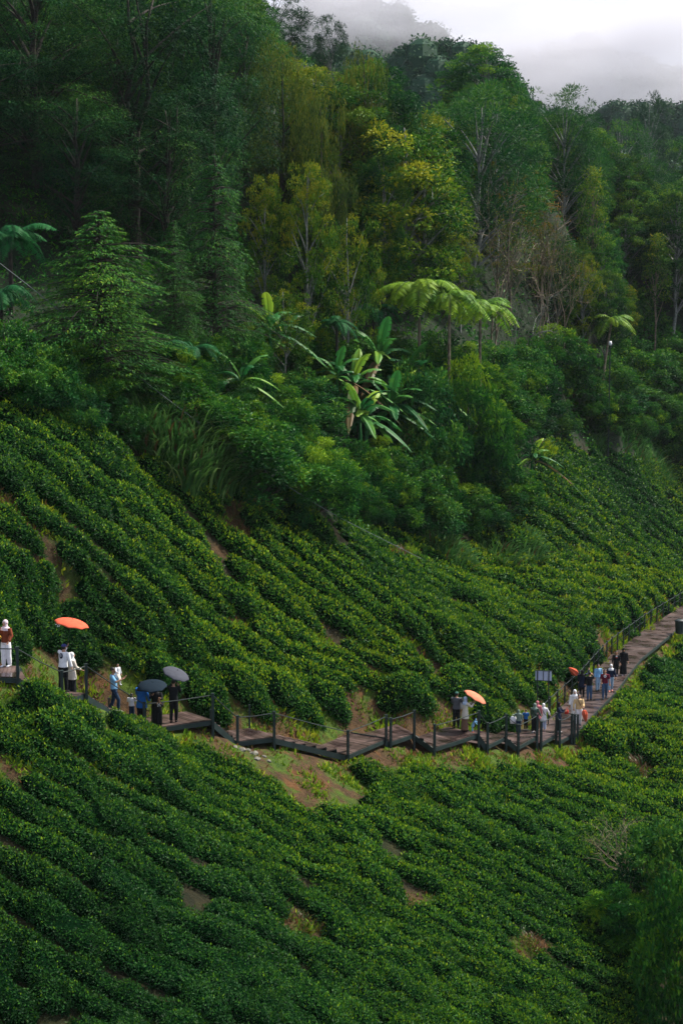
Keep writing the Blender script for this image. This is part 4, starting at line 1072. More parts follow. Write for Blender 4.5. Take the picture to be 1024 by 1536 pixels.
def bare_proto(key, H, seed, spread=.34, stems=3, leafmat=None, nleaf=500, bark=None, lv=4, ll=.16):
    g = np.random.default_rng(seed); B = Geo(); tips = []
    def grow(p, d, L, r, lvl):
        n = 5; pts_ = [p]; 
        for i in range(n):
            d = norm(d+g.normal(size=3)*.17+np.array([0, 0, .05])); pts_.append(pts_[-1]+d*L/n)
        B.tube(pts_, np.linspace(r, r*.55, n+1), 5 if lvl > 1 else 4)
        if lvl == 0: tips.append(pts_[-1]); return
        m = g.integers(2, 4)
        for j in range(m+1):
            k = g.integers(2, n+1) if j else n
            nd = norm(d+rnd_unit(1, g)[0]*(spread+.62)*np.array([1, 1, .7])); grow(pts_[k], nd, L*g.uniform(.5, .75), r*.5, lvl-1)
        tips.append(pts_[-1])
    for s_ in range(stems):
        a = g.uniform(0, 6.28); d = norm(np.array([math.cos(a)*.14, math.sin(a)*.14, 1]))
        grow(np.array([math.cos(a)*.3, math.sin(a)*.3, -.5]), d, H*.46*g.uniform(.8, 1.1), .085*H/10, lv)
    trunk = B.mesh(key+'_trunk', True)
    T = np.array(tips); i = g.integers(0, len(T), nleaf)
    P = T[i]+g.normal(size=(nleaf, 3))*.32; u = rnd_unit(nleaf, g)
    G = Geo(); G.add(*leaves(P, u, rnd_unit(nleaf, g)+np.array([0, 0, 1.]), ll*g.uniform(.6, 1.3, nleaf), ll*.5*np.ones(nleaf), g.uniform(0, 1, nleaf)))
    crown = G.mesh(key+'_crown')
    crown.materials.append(leafmat); trunk.materials.append(bark or B_PALE)
    PROTO[key] = (trunk, crown, H, H*.5)

def conifer_proto(key, H, W, seed, leafmat, droop=.25, whorls=26, br=9, ll=.34, base=.05, tint0=.45, spr=34):
    """feathery layered branches whose tips hang"""
    g = np.random.default_rng(seed); B = Geo(); G = Geo()
    tr = bez((0, 0, -.6), (.15, .1, H*.5), (0, 0, H), 10); B.tube(tr, np.linspace(.26, .03, 10), 6)
    irr = SN(seed, 2, 8, 1.3)
    for w in range(whorls):
        f = (w+.5)/whorls; z = H*(base+(1-base)*f); rr = W/2*((1-f)**.62)*(.45+.55*min(1, f*5))
        for b in range(br):
            z = H*(base+(1-base)*min(.995, f+g.uniform(-.9, .9)/whorls)); a = g.uniform(0, 6.28); L = rr*(1+.38*float(irr(np.array([[a*2, z*.7]]))[0]))*g.uniform(.6, 1.15)
            if L < .3: L = .3
            d = np.array([math.cos(a), math.sin(a), 0]); s0 = np.array([0, 0, z])
            pts_ = bez(s0, s0+d*L*.55+np.array([0, 0, L*.22]), s0+d*L+np.array([0, 0, -L*droop*g.uniform(.4, 1.3)+L*.12]), 8)
            B.tube(pts_[::2], [.05, .035, .02, .01], 4)
            m = int(spr*L/ (W/2))+8
            t = g.uniform(.18, 1.0, m)**.8; ti = t*7; k0 = np.minimum(ti.astype(int), 6)
            P = pts_[k0]+(pts_[k0+1]-pts_[k0])*(ti-k0)[:, None]
            side = np.array([-d[1], d[0], 0]); sg = g.choice([-1, 1], m)[:, None]
            wd = (np.sin(np.pi*np.clip(t*.9+.1, 0, 1))*.35*L+.12)[:, None]*g.uniform(.2, 1, (m, 1))
            P = P+side*sg*wd-np.array([0, 0, 1])*wd*.25
            D = d*.9+side*sg*.55-np.array([0, 0, .25])+g.normal(size=(m, 3))*.25
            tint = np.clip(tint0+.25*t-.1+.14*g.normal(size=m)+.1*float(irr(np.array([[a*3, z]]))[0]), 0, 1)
            lsz = ll*g.uniform(.6, 1.4, m)
            G.add(*leaves(P, D, np.array([0, 0, 1.0])+g.normal(size=(m, 3))*.35, lsz, lsz*.3, tint, .15, .3))
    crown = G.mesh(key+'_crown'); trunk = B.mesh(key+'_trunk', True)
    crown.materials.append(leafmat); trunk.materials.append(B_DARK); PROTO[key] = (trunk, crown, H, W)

def build_protos():
    tree_proto('feathery_a', 24, 12, 210, 1.25, 105, .30, 'spray', M_DARK, B_DARK, 1, base=.16, shape='column', limbs=26, trunk_r=.38, tint0=.42, twigs=40, sq=.6)
    tree_proto('feathery_b', 22, 10, 230, 1.15, 105, .28, 'spray', M_DARK, B_DARK, 2, base=.10, shape='round', limbs=26, trunk_r=.28, tint0=.5, forks=2, twigs=40, sq=.6)
    conifer_proto('layered_a', 11.5, 9.5, 3, M_CON, .28, 34, 12, .20, .03, .5, 120)
    conifer_proto('layered_b', 13, 8, 4, M_CON, .42, 34, 11, .20, .03, .38, 110)
    tree_proto('weeping_a', 15, 8, 105, 1.0, 95, .26, 'hang', M_WEEP, B_DARK, 5, base=.10, shape='round', weep=170, tint0=.5, limbs=18, sq=1.1, toptint=.3)
    tree_proto('weeping_b', 14, 8.5, 90, 1.0, 95, .26, 'hang', M_WEEP, B_DARK, 6, base=.12, shape='dome', weep=170, tint0=.45, limbs=18, sq=1.1, toptint=.35)
    tree_proto('round_a', 16, 9.5, 175, .78, 85, .27, 'broad', M_BROAD, B_GREY, 7, base=.3, shape='round', limbs=30, tint0=.38, hollow=.5, twigs=30, sq=.5, tintv=.32)
    tree_proto('round_b', 15, 8.5, 175, .78, 85, .26, 'broad', M_BROAD, B_GREY, 8, base=.12, shape='column', limbs=16, tint0=.44, hollow=.5, sq=.5, tintv=.32)
    tree_proto('yellow_a', 13, 7, 105, .72, 75, .24, 'broad', M_YEL, B_GREY, 9, base=.08, shape='column', limbs=16, tint0=.50, hollow=.45, sq=.5, tintv=.28, twigs=20)
    tree_proto('yellow_b', 12, 8, 110, .75, 75, .24, 'broad', M_YEL, B_GREY, 10, base=.12, shape='round', limbs=16, tint0=.44, hollow=.45, sq=.5, tintv=.3, twigs=20)
    tree_proto('pine_a', 17, 8, 120, .62, 85, .34, 'needle', M_PINE, B_GREY, 11, base=.35, shape='round', limbs=40, tint0=.45, hollow=.5)
    tree_proto('pine_b', 16, 9, 170, .7, 85, .32, 'needle', M_BROAD, B_GREY, 12, base=.22, shape='round', limbs=30, tint0=.38, hollow=.5)
    tree_proto('slim_a', 15, 4.6, 50, .62, 60, .24, 'broad', M_YEL, B_PALE, 13, base=.42, shape='column', limbs=20, tint0=.34, hollow=.3, trunk_r=.13, twigs=16)
    tree_proto('rusty_a', 13, 5.5, 40, .55, 40, .22, 'broad', M_ORG, B_PALE, 14, base=.3, shape='column', limbs=18, tint0=.40, hollow=.3, trunk_r=.12, forks=2, twigs=30, sq=.5)
    bare_proto('bare_a', 12, 15, leafmat=M_ORG, nleaf=520, stems=2, lv=3)
    bare_proto('bare_b', 13, 16, leafmat=M_YEL, nleaf=800, stems=3, spread=.28, lv=3)
    bare_proto('bare_c', 11, 17, leafmat=M_BROAD, nleaf=250, stems=2, spread=.45, bark=B_GREY)
    tree_proto('thicket_a', 5.2, 7, 85, .68, 130, .34, 'fan', M_BAMB, B_DARK, 20, base=.04, shape='dome', limbs=12, trunk_r=.1, tint0=.46, hollow=.5, toptint=.35, sq=.6, tintv=.32)
    tree_proto('thicket_b', 4.6, 6, 75, .62, 130, .34, 'fan', M_BAMB, B_DARK, 21, base=.04, shape='dome', limbs=12, trunk_r=.1, tint0=.40, hollow=.5, toptint=.35, sq=.6, tintv=.32)
    tree_proto('bushy_a', 4.0, 5, 70, .55, 120, .20, 'broad', M_BROAD, B_DARK, 22, base=.03, shape='dome', limbs=12, trunk_r=.08, tint0=.42, hollow=.5, toptint=.2)
    tree_proto('bushy_b', 3.2, 4.4, 60, .5, 120, .17, 'broad', M_BAMB, B_DARK, 23, base=.03, shape='dome', limbs=10, trunk_r=.08, tint0=.3, hollow=.5, toptint=.2)

def put(key, name, px, Y, top, label, cat, group=None, wscale=1.0, rz=None, dz=0.0, parts=('trunk', 'crown')):
    """stand a copy of a prototype on the ground under column px at distance Y; its top reaches photograph row 'top'"""
    tr, cr, H, W = PROTO[key]; b = ground(px, Y)
    t = at(px, top, Y).z; s = max((t-b.z)/H, .12)
    root = empty(name, b+Vector((0, 0, dz)), random.uniform(0, 6.28) if rz is None else rz)
    root.scale = (s*wscale, s*wscale, s); tag(root, label, cat, group)
    link(parts[0], tr, None, root); link(parts[1], cr, None, root)
    return root
def putw(key, name, px, Y, top, width_px, *a, **k):
    tr, cr, H, W = PROTO[key]; b = ground(px, Y); t = at(px, top, Y).z; s = max((t-b.z)/H, .12)
    w = width_px/F*Y/W/s
    return put(key, name, px, Y, top, *a, wscale=w*.92, **k)
# ---------------------------------------------------------------- ferns, bananas, grasses
def frond(G, p0, d, L, tint, g, curl=1.0, wid=.30, npair=26, lift=.55):
    """one arching fern frond with paired leaflets"""
    d = np.array([d[0], d[1], 0.]); d /= np.linalg.norm(d)+1e-9
    t = np.linspace(0, 1, npair+2); up = np.array([0, 0, 1.])
    pth = p0+d[None]*(t*L*(1-.12*t))[:, None]+up[None]*(L*(lift*t-curl*.75*t**2.0))[:, None]
    T = norm(np.gradient(pth, axis=0)); S_ = np.cross(T, up); S_ = norm(S_); Nn = np.cross(S_, T)
    G.tube(pth[::3], np.linspace(.022, .006, len(pth[::3])), 4, .1, cap=False)
    w = L*wid*np.sin(np.pi*np.clip(t*.93+.07, 0, 1))**.6
    for sg in (-1, 1):
        P = pth[1:]; D = S_[1:]*sg+T[1:]*.35-Nn[1:]*.22+g.normal(size=(len(P), 3))*.05
        Ls = w[1:]*g.uniform(.85, 1.08, len(P))
        G.add(*leaves(P, D, Nn[1:]+g.normal(size=(len(P), 3))*.1, Ls, np.full(len(P), L/npair*1.15), np.clip(tint+g.normal(size=len(P))*.08+.15*t[1:], 0, 1), .05, .25))
def tree_fern(px, Y, top, width_px, label, bright=True, n=15, seed=0, lean=(0, 0), base_z=None, group='tree ferns among the shrubs'):
    g = np.random.default_rng(seed+500); b = ground(px, Y); t = at(px, top, Y).z; Rr = width_px/F*Y/2
    H = max(t-b.z-Rr*.16, .5)
    root = empty('tree_fern', b); tag(root, label, 'tree fern', group)
    B = Geo(); tp = np.array([lean[0], lean[1], H]); tr = bez((0, 0, -.3), (lean[0]*.3, lean[1]*.3, H*.5), tp, 8); B.tube(tr, np.linspace(.13, .09, 8), 6)
    B.link('trunk', B_PALE if bright else B_DARK, root, True)
    for i in range(n):
        a = i*2.399+g.uniform(-.2, .2); G = Geo()
        frond(G, tp, (math.cos(a), math.sin(a)), Rr*g.uniform(.75, 1.15), (.55 if bright else .4)+.12*g.normal(), g, g.uniform(.95, 1.5), .27, 30, g.uniform(.35, .95))
        G.link('frond', M_FERN if bright else M_FERND, root)
    return root
def banana_blade(G, p0, d, L, W, g, tint, arch=1.0, lift=1.0, torn=.35):
    d = np.array([d[0], d[1], 0.]); d /= np.linalg.norm(d)+1e-9; up = np.array([0, 0, 1.])
    n = 18; t = np.linspace(0, 1, n)
    pth = p0+d[None]*(L*(.22*t+.62*t**1.8*arch))[:, None]+up[None]*(L*(lift*t-.62*arch*t**2.4))[:, None]
    T = norm(np.gradient(pth, axis=0)); S_ = norm(np.cross(T, up+d*.01)); Nn = np.cross(S_, T)
    G.tube(pth, np.linspace(.035, .008, n), 4, min(1, tint+.15), cap=False)
    w = W*np.clip(np.sin(np.pi*np.clip((t-.12)/.88, 0, 1))**.55, 0, 1)
    for sg in (-1, 1):
        i = 2
        while i < n-1:
            m = int(g.integers(1, 4)) if g.random() < torn else int(g.integers(3, 8)); j = min(i+m, n-1)
            ks = np.arange(i, j+1); drp = g.uniform(.05, .55)
            A_ = pth[ks]; Bm = A_+S_[ks]*sg*(w[ks]*.55)[:, None]+Nn[ks]*(.10*w[ks])[:, None]
            C_ = A_+S_[ks]*sg*(w[ks]*(1.0-.25*drp))[:, None]-Nn[ks]*(drp*w[ks]*.6)[:, None]+T[ks]*(.08*W)
            if len(ks) > 1:
                sh = (C_[-1]-C_[0])*.13; C_[0] += sh; C_[-1] -= sh
            V = np.concatenate([A_, Bm, C_]); m_ = len(ks); q = []
            for k in range(m_-1): q += [[k, k+1, m_+k+1, m_+k], [m_+k, m_+k+1, 2*m_+k+1, 2*m_+k]]
            G.add(V, q, np.clip(tint+g.normal()*.05, 0, 1))
            i = j
def banana(px, Y, base_py_or_none, scale, label, n=9, seed=0, stems=1, top=None, group='banana plants among the shrubs', dz=0.0):
    g = np.random.default_rng(seed+900); b = ground(px, Y)+Vector((0, 0, dz))
    root = empty('banana_plant', b); tag(root, label, 'banana plant', group)
    if top is not None:
        scale = (at(px, top, Y).z-b.z)/4.1
    for s_ in range(stems):
        a0 = g.uniform(0, 6.28); o = np.array([math.cos(a0), math.sin(a0), 0])*(.55*scale*(s_ > 0)*g.uniform(.6, 1.8)); sh = 1.9*scale*g.uniform(.75, 1.05)
        B = Geo(); B.tube([o+np.array([0, 0, -.4]), o+np.array([.03, 0, sh*.5]), o+np.array([0, .04, sh])], [.13*scale, .10*scale, .05*scale], 6, .24); B.link('stem', M_BAN, root, True)
        for i in range(n):
            a = i*2.2+g.uniform(-.4, .4)+s_; G = Geo(); up = i/n; old = g.random() < .10 and i < 3
            tint = .02 if old else float(np.clip(.45+.22*g.normal()+.25*(up > .75), .18, 1))
            banana_blade(G, o+np.array([0, 0, sh*(.9+.12*up)]), (math.cos(a), math.sin(a)), scale*g.uniform(1.9, 2.6), scale*g.uniform(.22, .32), g, tint, arch=(1.35-.95*up)*g.uniform(.8, 1.2)+(.6 if old else 0), lift=.25+.8*up, torn=.8)
            G.link('leaf_blade', M_BAN, root)
    return root
def blades(G, n, rad, H, g, tint=.5, tv=.15, w=.035, dry=.08, lean=1.0):
    a = g.uniform(0, 6.28, n); r = rad*np.sqrt(g.random(n)); base = np.stack([np.cos(a)*r, np.sin(a)*r, -np.ones(n)*.1], 1)
    d = np.stack([np.cos(a)+g.normal(size=n)*.6, np.sin(a)+g.normal(size=n)*.6, np.zeros(n)], 1); d = norm(d)
    h = H*g.uniform(.55, 1.1, n)*(1-.25*r/rad); out = h*g.uniform(.15, .6, n)*lean; K = 6
    t = np.linspace(0, 1, K); up = np.array([0, 0, 1.])
    pth = base[:, None]+d[:, None]*(out[:, None]*t[None]**1.8)[..., None]+up*(h[:, None]*(t-.36*np.minimum(1.0, out/h*1.6)[:, None]*t**3.2))[..., None]
    s = np.stack([-d[:, 1], d[:, 0], np.zeros(n)], 1); wv = w*g.uniform(.7, 1.4, n)[:, None]*np.array([.7, 1, 1, .85, .55, .08])[None]
    A_ = pth+s[:, None]*wv[..., None]; B_ = pth-s[:, None]*wv[..., None]
    V = np.stack([A_, B_], 2).reshape(-1, 3); k = np.arange(n)[:, None]*(2*K)+np.arange(K-1)[None]*2
    q = np.stack([k, k+1, k+3, k+2], -1).reshape(-1, 4)
    tt = np.clip(tint+tv*g.normal(size=n), .2, 1); tt[g.random(n) < dry] = .0
    G.add(V, q, np.repeat(tt, K-1))
def grass_clump(px, Y, hgt, rad, label, key='tall', cat='grass clump', group='tall grass clumps beside the tea', n=520):
    b = ground(px, Y); g = np.random.default_rng(int(px*7+Y*3) % 9999+1); G = Geo()
    if key == 'tall': blades(G, int(560*rad), rad, hgt, g, .62, .2, .046, .05, 1.5)
    elif key == 'wide': blades(G, int(300*rad), rad, hgt, g, .5, .2, .045, .05, 1.5)
    elif key == 'dry': blades(G, int(230*rad)+40, rad, hgt, g, .2, .1, .018, .8, 1.8)
    V = G.V[0]; K = 12; base = V.reshape(-1, K, 3)[:, 0]; off = tz(base[:, 0]+b.x, base[:, 1]+b.y)-b.z      # roots follow the ground
    V += np.repeat(np.c_[np.zeros((len(off), 2)), off], K, 0)
    o = G.link('grass_clump', M_GRASS); o.location = b
    tag(o, label, cat, group); return o
def rosette(px, Y, s, label, cat='fern', name='fern', mat=None, group='low ferns on the slope', seed=0, n=11, lift=.7):
    g = np.random.default_rng(seed+70); b = ground(px, Y); root = empty(name, b); tag(root, label, cat, group)
    for i in range(n):
        G = Geo(); a = i*2.399; frond(G, np.array([0, 0, .05]), (math.cos(a), math.sin(a)), s*g.uniform(.8, 1.2), .55+.15*g.normal(), g, .9, .26, 16, lift); G.link('frond', mat or M_FERN, root)
    return root
# ---------------------------------------------------------------- the wood, tree by tree
def build_forest():
    build_protos()
    T = [ # key, px, Y, top row, width px, label, category
     ('feathery_a', 60, 98, -90, 330, 'huge dark feathery tree filling the upper left corner', 'tree'),
     ('feathery_b', 205, 94, -60, 300, 'tall dark tree with grey forked trunk right of the upper left corner tree', 'tree'),
     ('feathery_a', 320, 104, -70, 230, 'tall dark feathery tree left of the pine at the top edge', 'tree'),
     ('feathery_b', -40, 90, 60, 260, 'dark feathery tree cut off by the left edge', 'tree'),
     ('feathery_a', 120, 88, 120, 220, 'dark feathery tree behind the layered conifer', 'tree'),
     ('feathery_b', 250, 90, 130, 190, 'dark tree between the two layered conifers', 'tree'),
     ('layered_a', 152, 77, 316, 350, 'full yellow green conifer with layered drooping sprays above the tea', 'conifer'),
     ('layered_b', 325, 87, 232, 200, 'dark green conifer with hanging sprays left of the banana leaves', 'conifer'),
     ('layered_b', 262, 83, 330, 120, 'shaded conifer squeezed behind the full yellow green conifer', 'conifer'),
     ('pine_a', 412, 130, -22, 120, 'blue green pine against the mist at the top edge', 'pine'),
     ('pine_a', 498, 135, 14, 60, 'small blue green pine top beside the weeping trees', 'pine'),
     ('weeping_a', 425, 112, 62, 130, 'weeping olive tree hung with vines, left one of three', 'tree'),
     ('weeping_b', 545, 115, 50, 118, 'domed weeping olive tree standing highest beside the ridge', 'tree'),
     ('weeping_a', 480, 108, 120, 110, 'shaded weeping tree between the two high olive ones', 'tree'),
     ('weeping_b', 625, 122, 140, 95, 'low weeping olive tree below the hazy ridge', 'tree'),
     ('round_a', 722, 150, 62, 135, 'open round crowned tree standing against the mist', 'tree'),
     ('pine_b', 845, 165, 128, 145, 'tufted green tree right of the open round crown', 'tree'),
     ('pine_b', 925, 175, 178, 120, 'tufted dark tree on the right skyline', 'tree'),
     ('pine_a', 968, 205, 128, 70, 'dark pine poking into the mist at far right', 'pine'),
     ('round_b', 1010, 215, 200, 90, 'dark tree at the right edge below the mist', 'tree'),
     ('round_b', 575, 112, 205, 110, 'plain green tree below the domed weeping tree', 'tree'),
     ('round_a', 655, 125, 185, 120, 'grey green tree left of the bare grey tree', 'tree'),
     ('round_b', 775, 140, 165, 110, 'green tree in front of the open round crown', 'tree'),
     ('yellow_a', 462, 101, 228, 105, 'yellow tipped tree with clumped leaves in the middle of the wood', 'tree'),
     ('yellow_a', 398, 100, 250, 80, 'narrow yellow green tree beside the dark hanging conifer', 'tree'),
     ('yellow_b', 520, 103, 296, 100, 'yellow green tree with leaning pale trunk', 'tree'),
     ('yellow_b', 632, 116, 292, 125, 'yellow and rust tipped tree above the tree ferns', 'tree'),
     ('yellow_a', 570, 112, 345, 100, 'low yellow green tree directly above the banana clump', 'tree'),
     ('yellow_b', 425, 96, 420, 90, 'short leafy tree above the left banana plant', 'tree'),
     ('yellow_a', 690, 120, 330, 70, 'rusty yellow tree left of the bare trees', 'tree'),
     ('bare_c', 688, 122, 205, 70, 'bare grey tree with fine branches under the round crown', 'bare tree'),
     ('bare_b', 735, 124, 232, 90, 'bare pale tree with thin leaves left of the rusty one', 'bare tree'),
     ('bare_a', 805, 133.5, 262, 80, 'bare pale tree with rusty young leaves at its tips', 'bare tree'),
     ('bare_a', 848, 139.3, 318, 75, 'bare pale branching tree above the lamp post', 'bare tree'),
     ('bare_b', 828, 137, 300, 60, 'bare multi stemmed tree between the two rusty ones', 'bare tree'),
     ('bare_c', 770, 129, 330, 70, 'low bare tree with tangled twigs beside the bright tree fern', 'bare tree'),
     ('rusty_a', 812, 138.5, 255, 80, 'slender tree with rusty foliage high on the right', 'tree'),
     ('rusty_a', 745, 133, 300, 70, 'slender rusty tree behind the tangled bare tree', 'tree'),
     ('round_b', 835, 140.6, 350, 80, 'green tree on the steep bank behind the bare pale trees', 'tree'),
     ('yellow_a', 872, 141.5, 372, 70, 'yellow green tree on the steep bank left of the small tree fern', 'tree'),
     ('round_a', 905, 143.5, 400, 90, 'leafy tree on the steep bank behind the small tree fern', 'tree'),
     ('slim_a', 978, 166, 350, 62, 'slim yellow green tree with a pale trunk at right', 'tree'),
     ('slim_a', 888, 158, 250, 66, 'slim tree rising behind the bare trees', 'tree'),
     ('round_b', 945, 172, 262, 100, 'leafy green tree under the right skyline', 'tree'),
     ('round_a', 1005, 178, 300, 100, 'dark leafy tree at the right edge of the wood', 'tree'),
     ('pine_b', 880, 168, 200, 95, 'dark tufted tree behind the slim tree', 'tree'),
     ('round_b', 900, 160, 330, 90, 'shaded tree left of the slim pale trunk', 'tree'),
     ('yellow_b', 925, 163, 420, 70, 'small yellow green tree left of the slim pale trunk', 'tree'),
     ('round_b', 1030, 174, 380, 80, 'shaded tree cut by the right edge above the shrubs', 'tree'),
    ]
    for key, px, Y, top, w, lab, cat in T:
        nm = {'tree': 'broadleaf_tree', 'conifer': 'conifer', 'pine': 'pine_tree', 'bare tree': 'bare_tree'}[cat]
        if key.startswith('weep'): nm = 'weeping_tree'
        putw(key, nm, px, Y, top, w, lab, cat, 'trees of the hillside wood')
    # shrubs and thickets: key, px, Y, top, width, label
    Sh = [
     ('thicket_a', 925, 151, 570, 140, 'big round dense shrub beside the gravel track'),
     ('thicket_b', 1005, 160, 612, 110, 'dense shrub at the right edge above the tea'),
     ('thicket_b', 868, 139, 640, 70, 'smaller shrub left of the big round dense one'),
     ('bushy_a', 830, 128, 590, 80, 'broad leaved bush above the fallen log'),
     ('bushy_b', 860, 148, 520, 110, 'dark undergrowth bush left of the lamp post'),
     ('bushy_b', 945, 162, 500, 110, 'dark undergrowth bush right of the lamp post'),
     ('bushy_a', 1010, 170, 505, 110, 'dark undergrowth bush at the right edge'),
     ('bushy_b', 790, 128, 500, 100, 'dark undergrowth bush under the bare trees'),
    ]
    for key, px, Y, top, w, lab in Sh:
        putw(key, 'shrub', px, Y, top, w, lab, 'shrub', 'shrubs between tea and wood', parts=('stems', 'foliage'))
    thickets()
    putw('bushy_a', 'shrub', 628, 103, 520, 150, 'leafy bush hiding the stem of the topmost bright tree fern', 'shrub', 'shrubs between tea and wood', parts=('stems', 'foliage'))
    putw('thicket_a', 'shrub', 700, 106, 530, 150, 'leafy bush hiding the stem of the right bright tree fern', 'shrub', 'shrubs between tea and wood', parts=('stems', 'foliage'))
    putw('bushy_a', 'shrub', 985, 66, 1225, 190, 'big dark tangled bush at the lower right edge, tallest of three', 'shrub', 'bushes at the lower right edge', parts=('stems', 'foliage'))
    putw('bushy_b', 'shrub', 1030, 61, 1290, 200, 'dark bush cut by the lower right edge', 'shrub', 'bushes at the lower right edge', parts=('stems', 'foliage'))
    putw('thicket_b', 'shrub', 925, 64, 1330, 130, 'low dark bush on the left of the lower right bushes', 'shrub', 'bushes at the lower right edge', parts=('stems', 'foliage'))
    putw('bare_b', 'bare_tree', 950, 68, 1205, 110, 'thin brown branching sapling above the lower right bushes', 'bare tree', 'bushes at the lower right edge')
    # ferns
    tree_fern(628, 107, 424, 158, 'big bright yellow green tree fern, the topmost of the pair', True, 26, 1)
    tree_fern(718, 110, 452, 135, 'bright tree fern on a thin brown trunk right of the topmost one', True, 22, 2)
    tree_fern(672, 106, 438, 128, 'bright tree fern overlapping the two others in the middle', True, 20, 11)
    tree_fern(898, 141.4, 474, 84, 'small tree fern with a slanting pale trunk beside the lamp post', True, 14, 3, (.9, 0))
    tree_fern(18, 80, 345, 150, 'shaded blue green tree fern at the left edge, upper one', False, 15, 4)
    tree_fern(2, 77, 430, 130, 'shaded blue green tree fern at the left edge, lower one', False, 13, 5)
    tree_fern(290, 81, 515, 110, 'mid green tree fern behind the tall grass', False, 15, 6)
    tree_fern(560, 106, 455, 100, 'shaded tree fern left of the bright pair', False, 14, 7)
    tree_fern(505, 100, 478, 80, 'shaded tree fern between the banana plants', False, 12, 8)
    # bananas
    for k, (px, py, sc, n, st, lab) in enumerate([
        (530, 668, 1.75, 10, 1, 'banana plant with grey green upright leaves at the left of the big clump'),
        (568, 645, 1.95, 12, 1, 'tallest banana plant in the middle of the big clump'),
        (604, 668, 1.75, 12, 1, 'banana plant with bright leaves in the right of the big clump'),
        (584, 702, 1.6, 12, 2, 'front banana plant with yellowing hanging leaves in the big clump'),
        (548, 708, 1.5, 11, 2, 'front left banana plant of the big clump'),
        (628, 700, 1.45, 10, 1, 'banana plant low on the right of the big clump'),
        (650, 672, 1.4, 9, 1, 'banana plant reaching over the thicket at the right of the big clump'),
        (505, 650, 1.35, 9, 1, 'small banana plant left of the big clump'),
        (405, 585, 1.6, 9, 1, 'banana plant with one bright upright leaf beside the dark conifer'),
        (425, 575, 1.3, 8, 1, 'banana plant with a broad slanting leaf right of its neighbour by the conifer'),
        (362, 632, 1.3, 8, 1, 'low banana plant with grey green side leaves behind the tall grass'),
        (796, 722, 1.15, 10, 1, 'young banana plant with pale leaves below the fallen log')]):
        p = hit(px, py); banana(px, p.y, None, sc*.86, lab, n, k+1, st, dz=(1.0 if k < 10 else 0))
    # tall grass
    k = 0
    for px, Y, h, r, lab in [(225,77,3.0,1.5,'tall grass clump under the full conifer, leftmost'),(262,77,3.6,1.4,'tall pale tipped grass clump in the middle of its bank'),(298,78,3.4,1.3,'tall grass clump with drooping bright tips'),(325,79,3.0,1.2,'tall grass clump at the right end of the bank'),(348,80,2.2,1.0,'shorter grass clump beside the cable')]:
        grass_clump(px, Y, h, r, lab, 'tall')
    for px, Y, h, r, lab in [(665,96,1.9,1.2,'drooping grass clump at the foot of the thicket, left one'),(690,97,1.5,1.0,'small drooping grass clump right of the first one'),(745,102,2.0,1.5,'large drooping grass clump above the tea rows'),(785,105,1.9,1.4,'drooping grass clump beside the young banana plant'),(725,104,1.8,1.3,'drooping grass clump close under the thicket'),
                             (880,140,2.2,1.6,'broad bladed grass clump left of the round shrub'),(950,151,2.2,1.9,'broad bladed grass clump on the bank at right'),(985,156,2.2,1.9,'broad bladed grass clump near the right edge'),(915,146,2.0,1.7,'broad bladed grass clump under the round shrub')]:
        grass_clump(px, Y, h, r, lab, 'wide')
    for px, py, r, lab in [(372,790,1.0,'dry brown grass tuft on the bank, lowest one'),(350,765,1.0,'dry brown grass tuft above the lowest one'),(385,770,.8,'dry brown grass tuft right of its neighbour'),(180,690,.9,'dry grass tuft under the tall grass at left'),(605,832,1.0,'dry grass tuft at the foot of the cable'),(690,915,.7,'dry tuft in the valley tea'),(15,745,.9,'dry brown fern tuft at the left edge'),(985,706,1.2,'dry grass tuft on the right bank'),(960,700,1.0,'dry grass tuft left of the right bank tuft'),(440,1378,.7,'dry tuft in the bare patch of the lower tea'),(470,1395,.7,'second dry tuft in the bare patch of the lower tea'),(600,1352,.6,'dry tuft between the lower tea rows'),(800,1415,.8,'dry tuft in the lower right bare patch'),(965,1150,1.1,'dry tuft on the bare bank right of the boardwalk'),(990,1170,1.0,'dry tuft at the right edge below the boardwalk')]:
        p = hit(px, py)
        if p: grass_clump(px, p.y, .5*r+.15, r*.8, lab, 'dry', group='dry tufts in the tea')
    fillers()

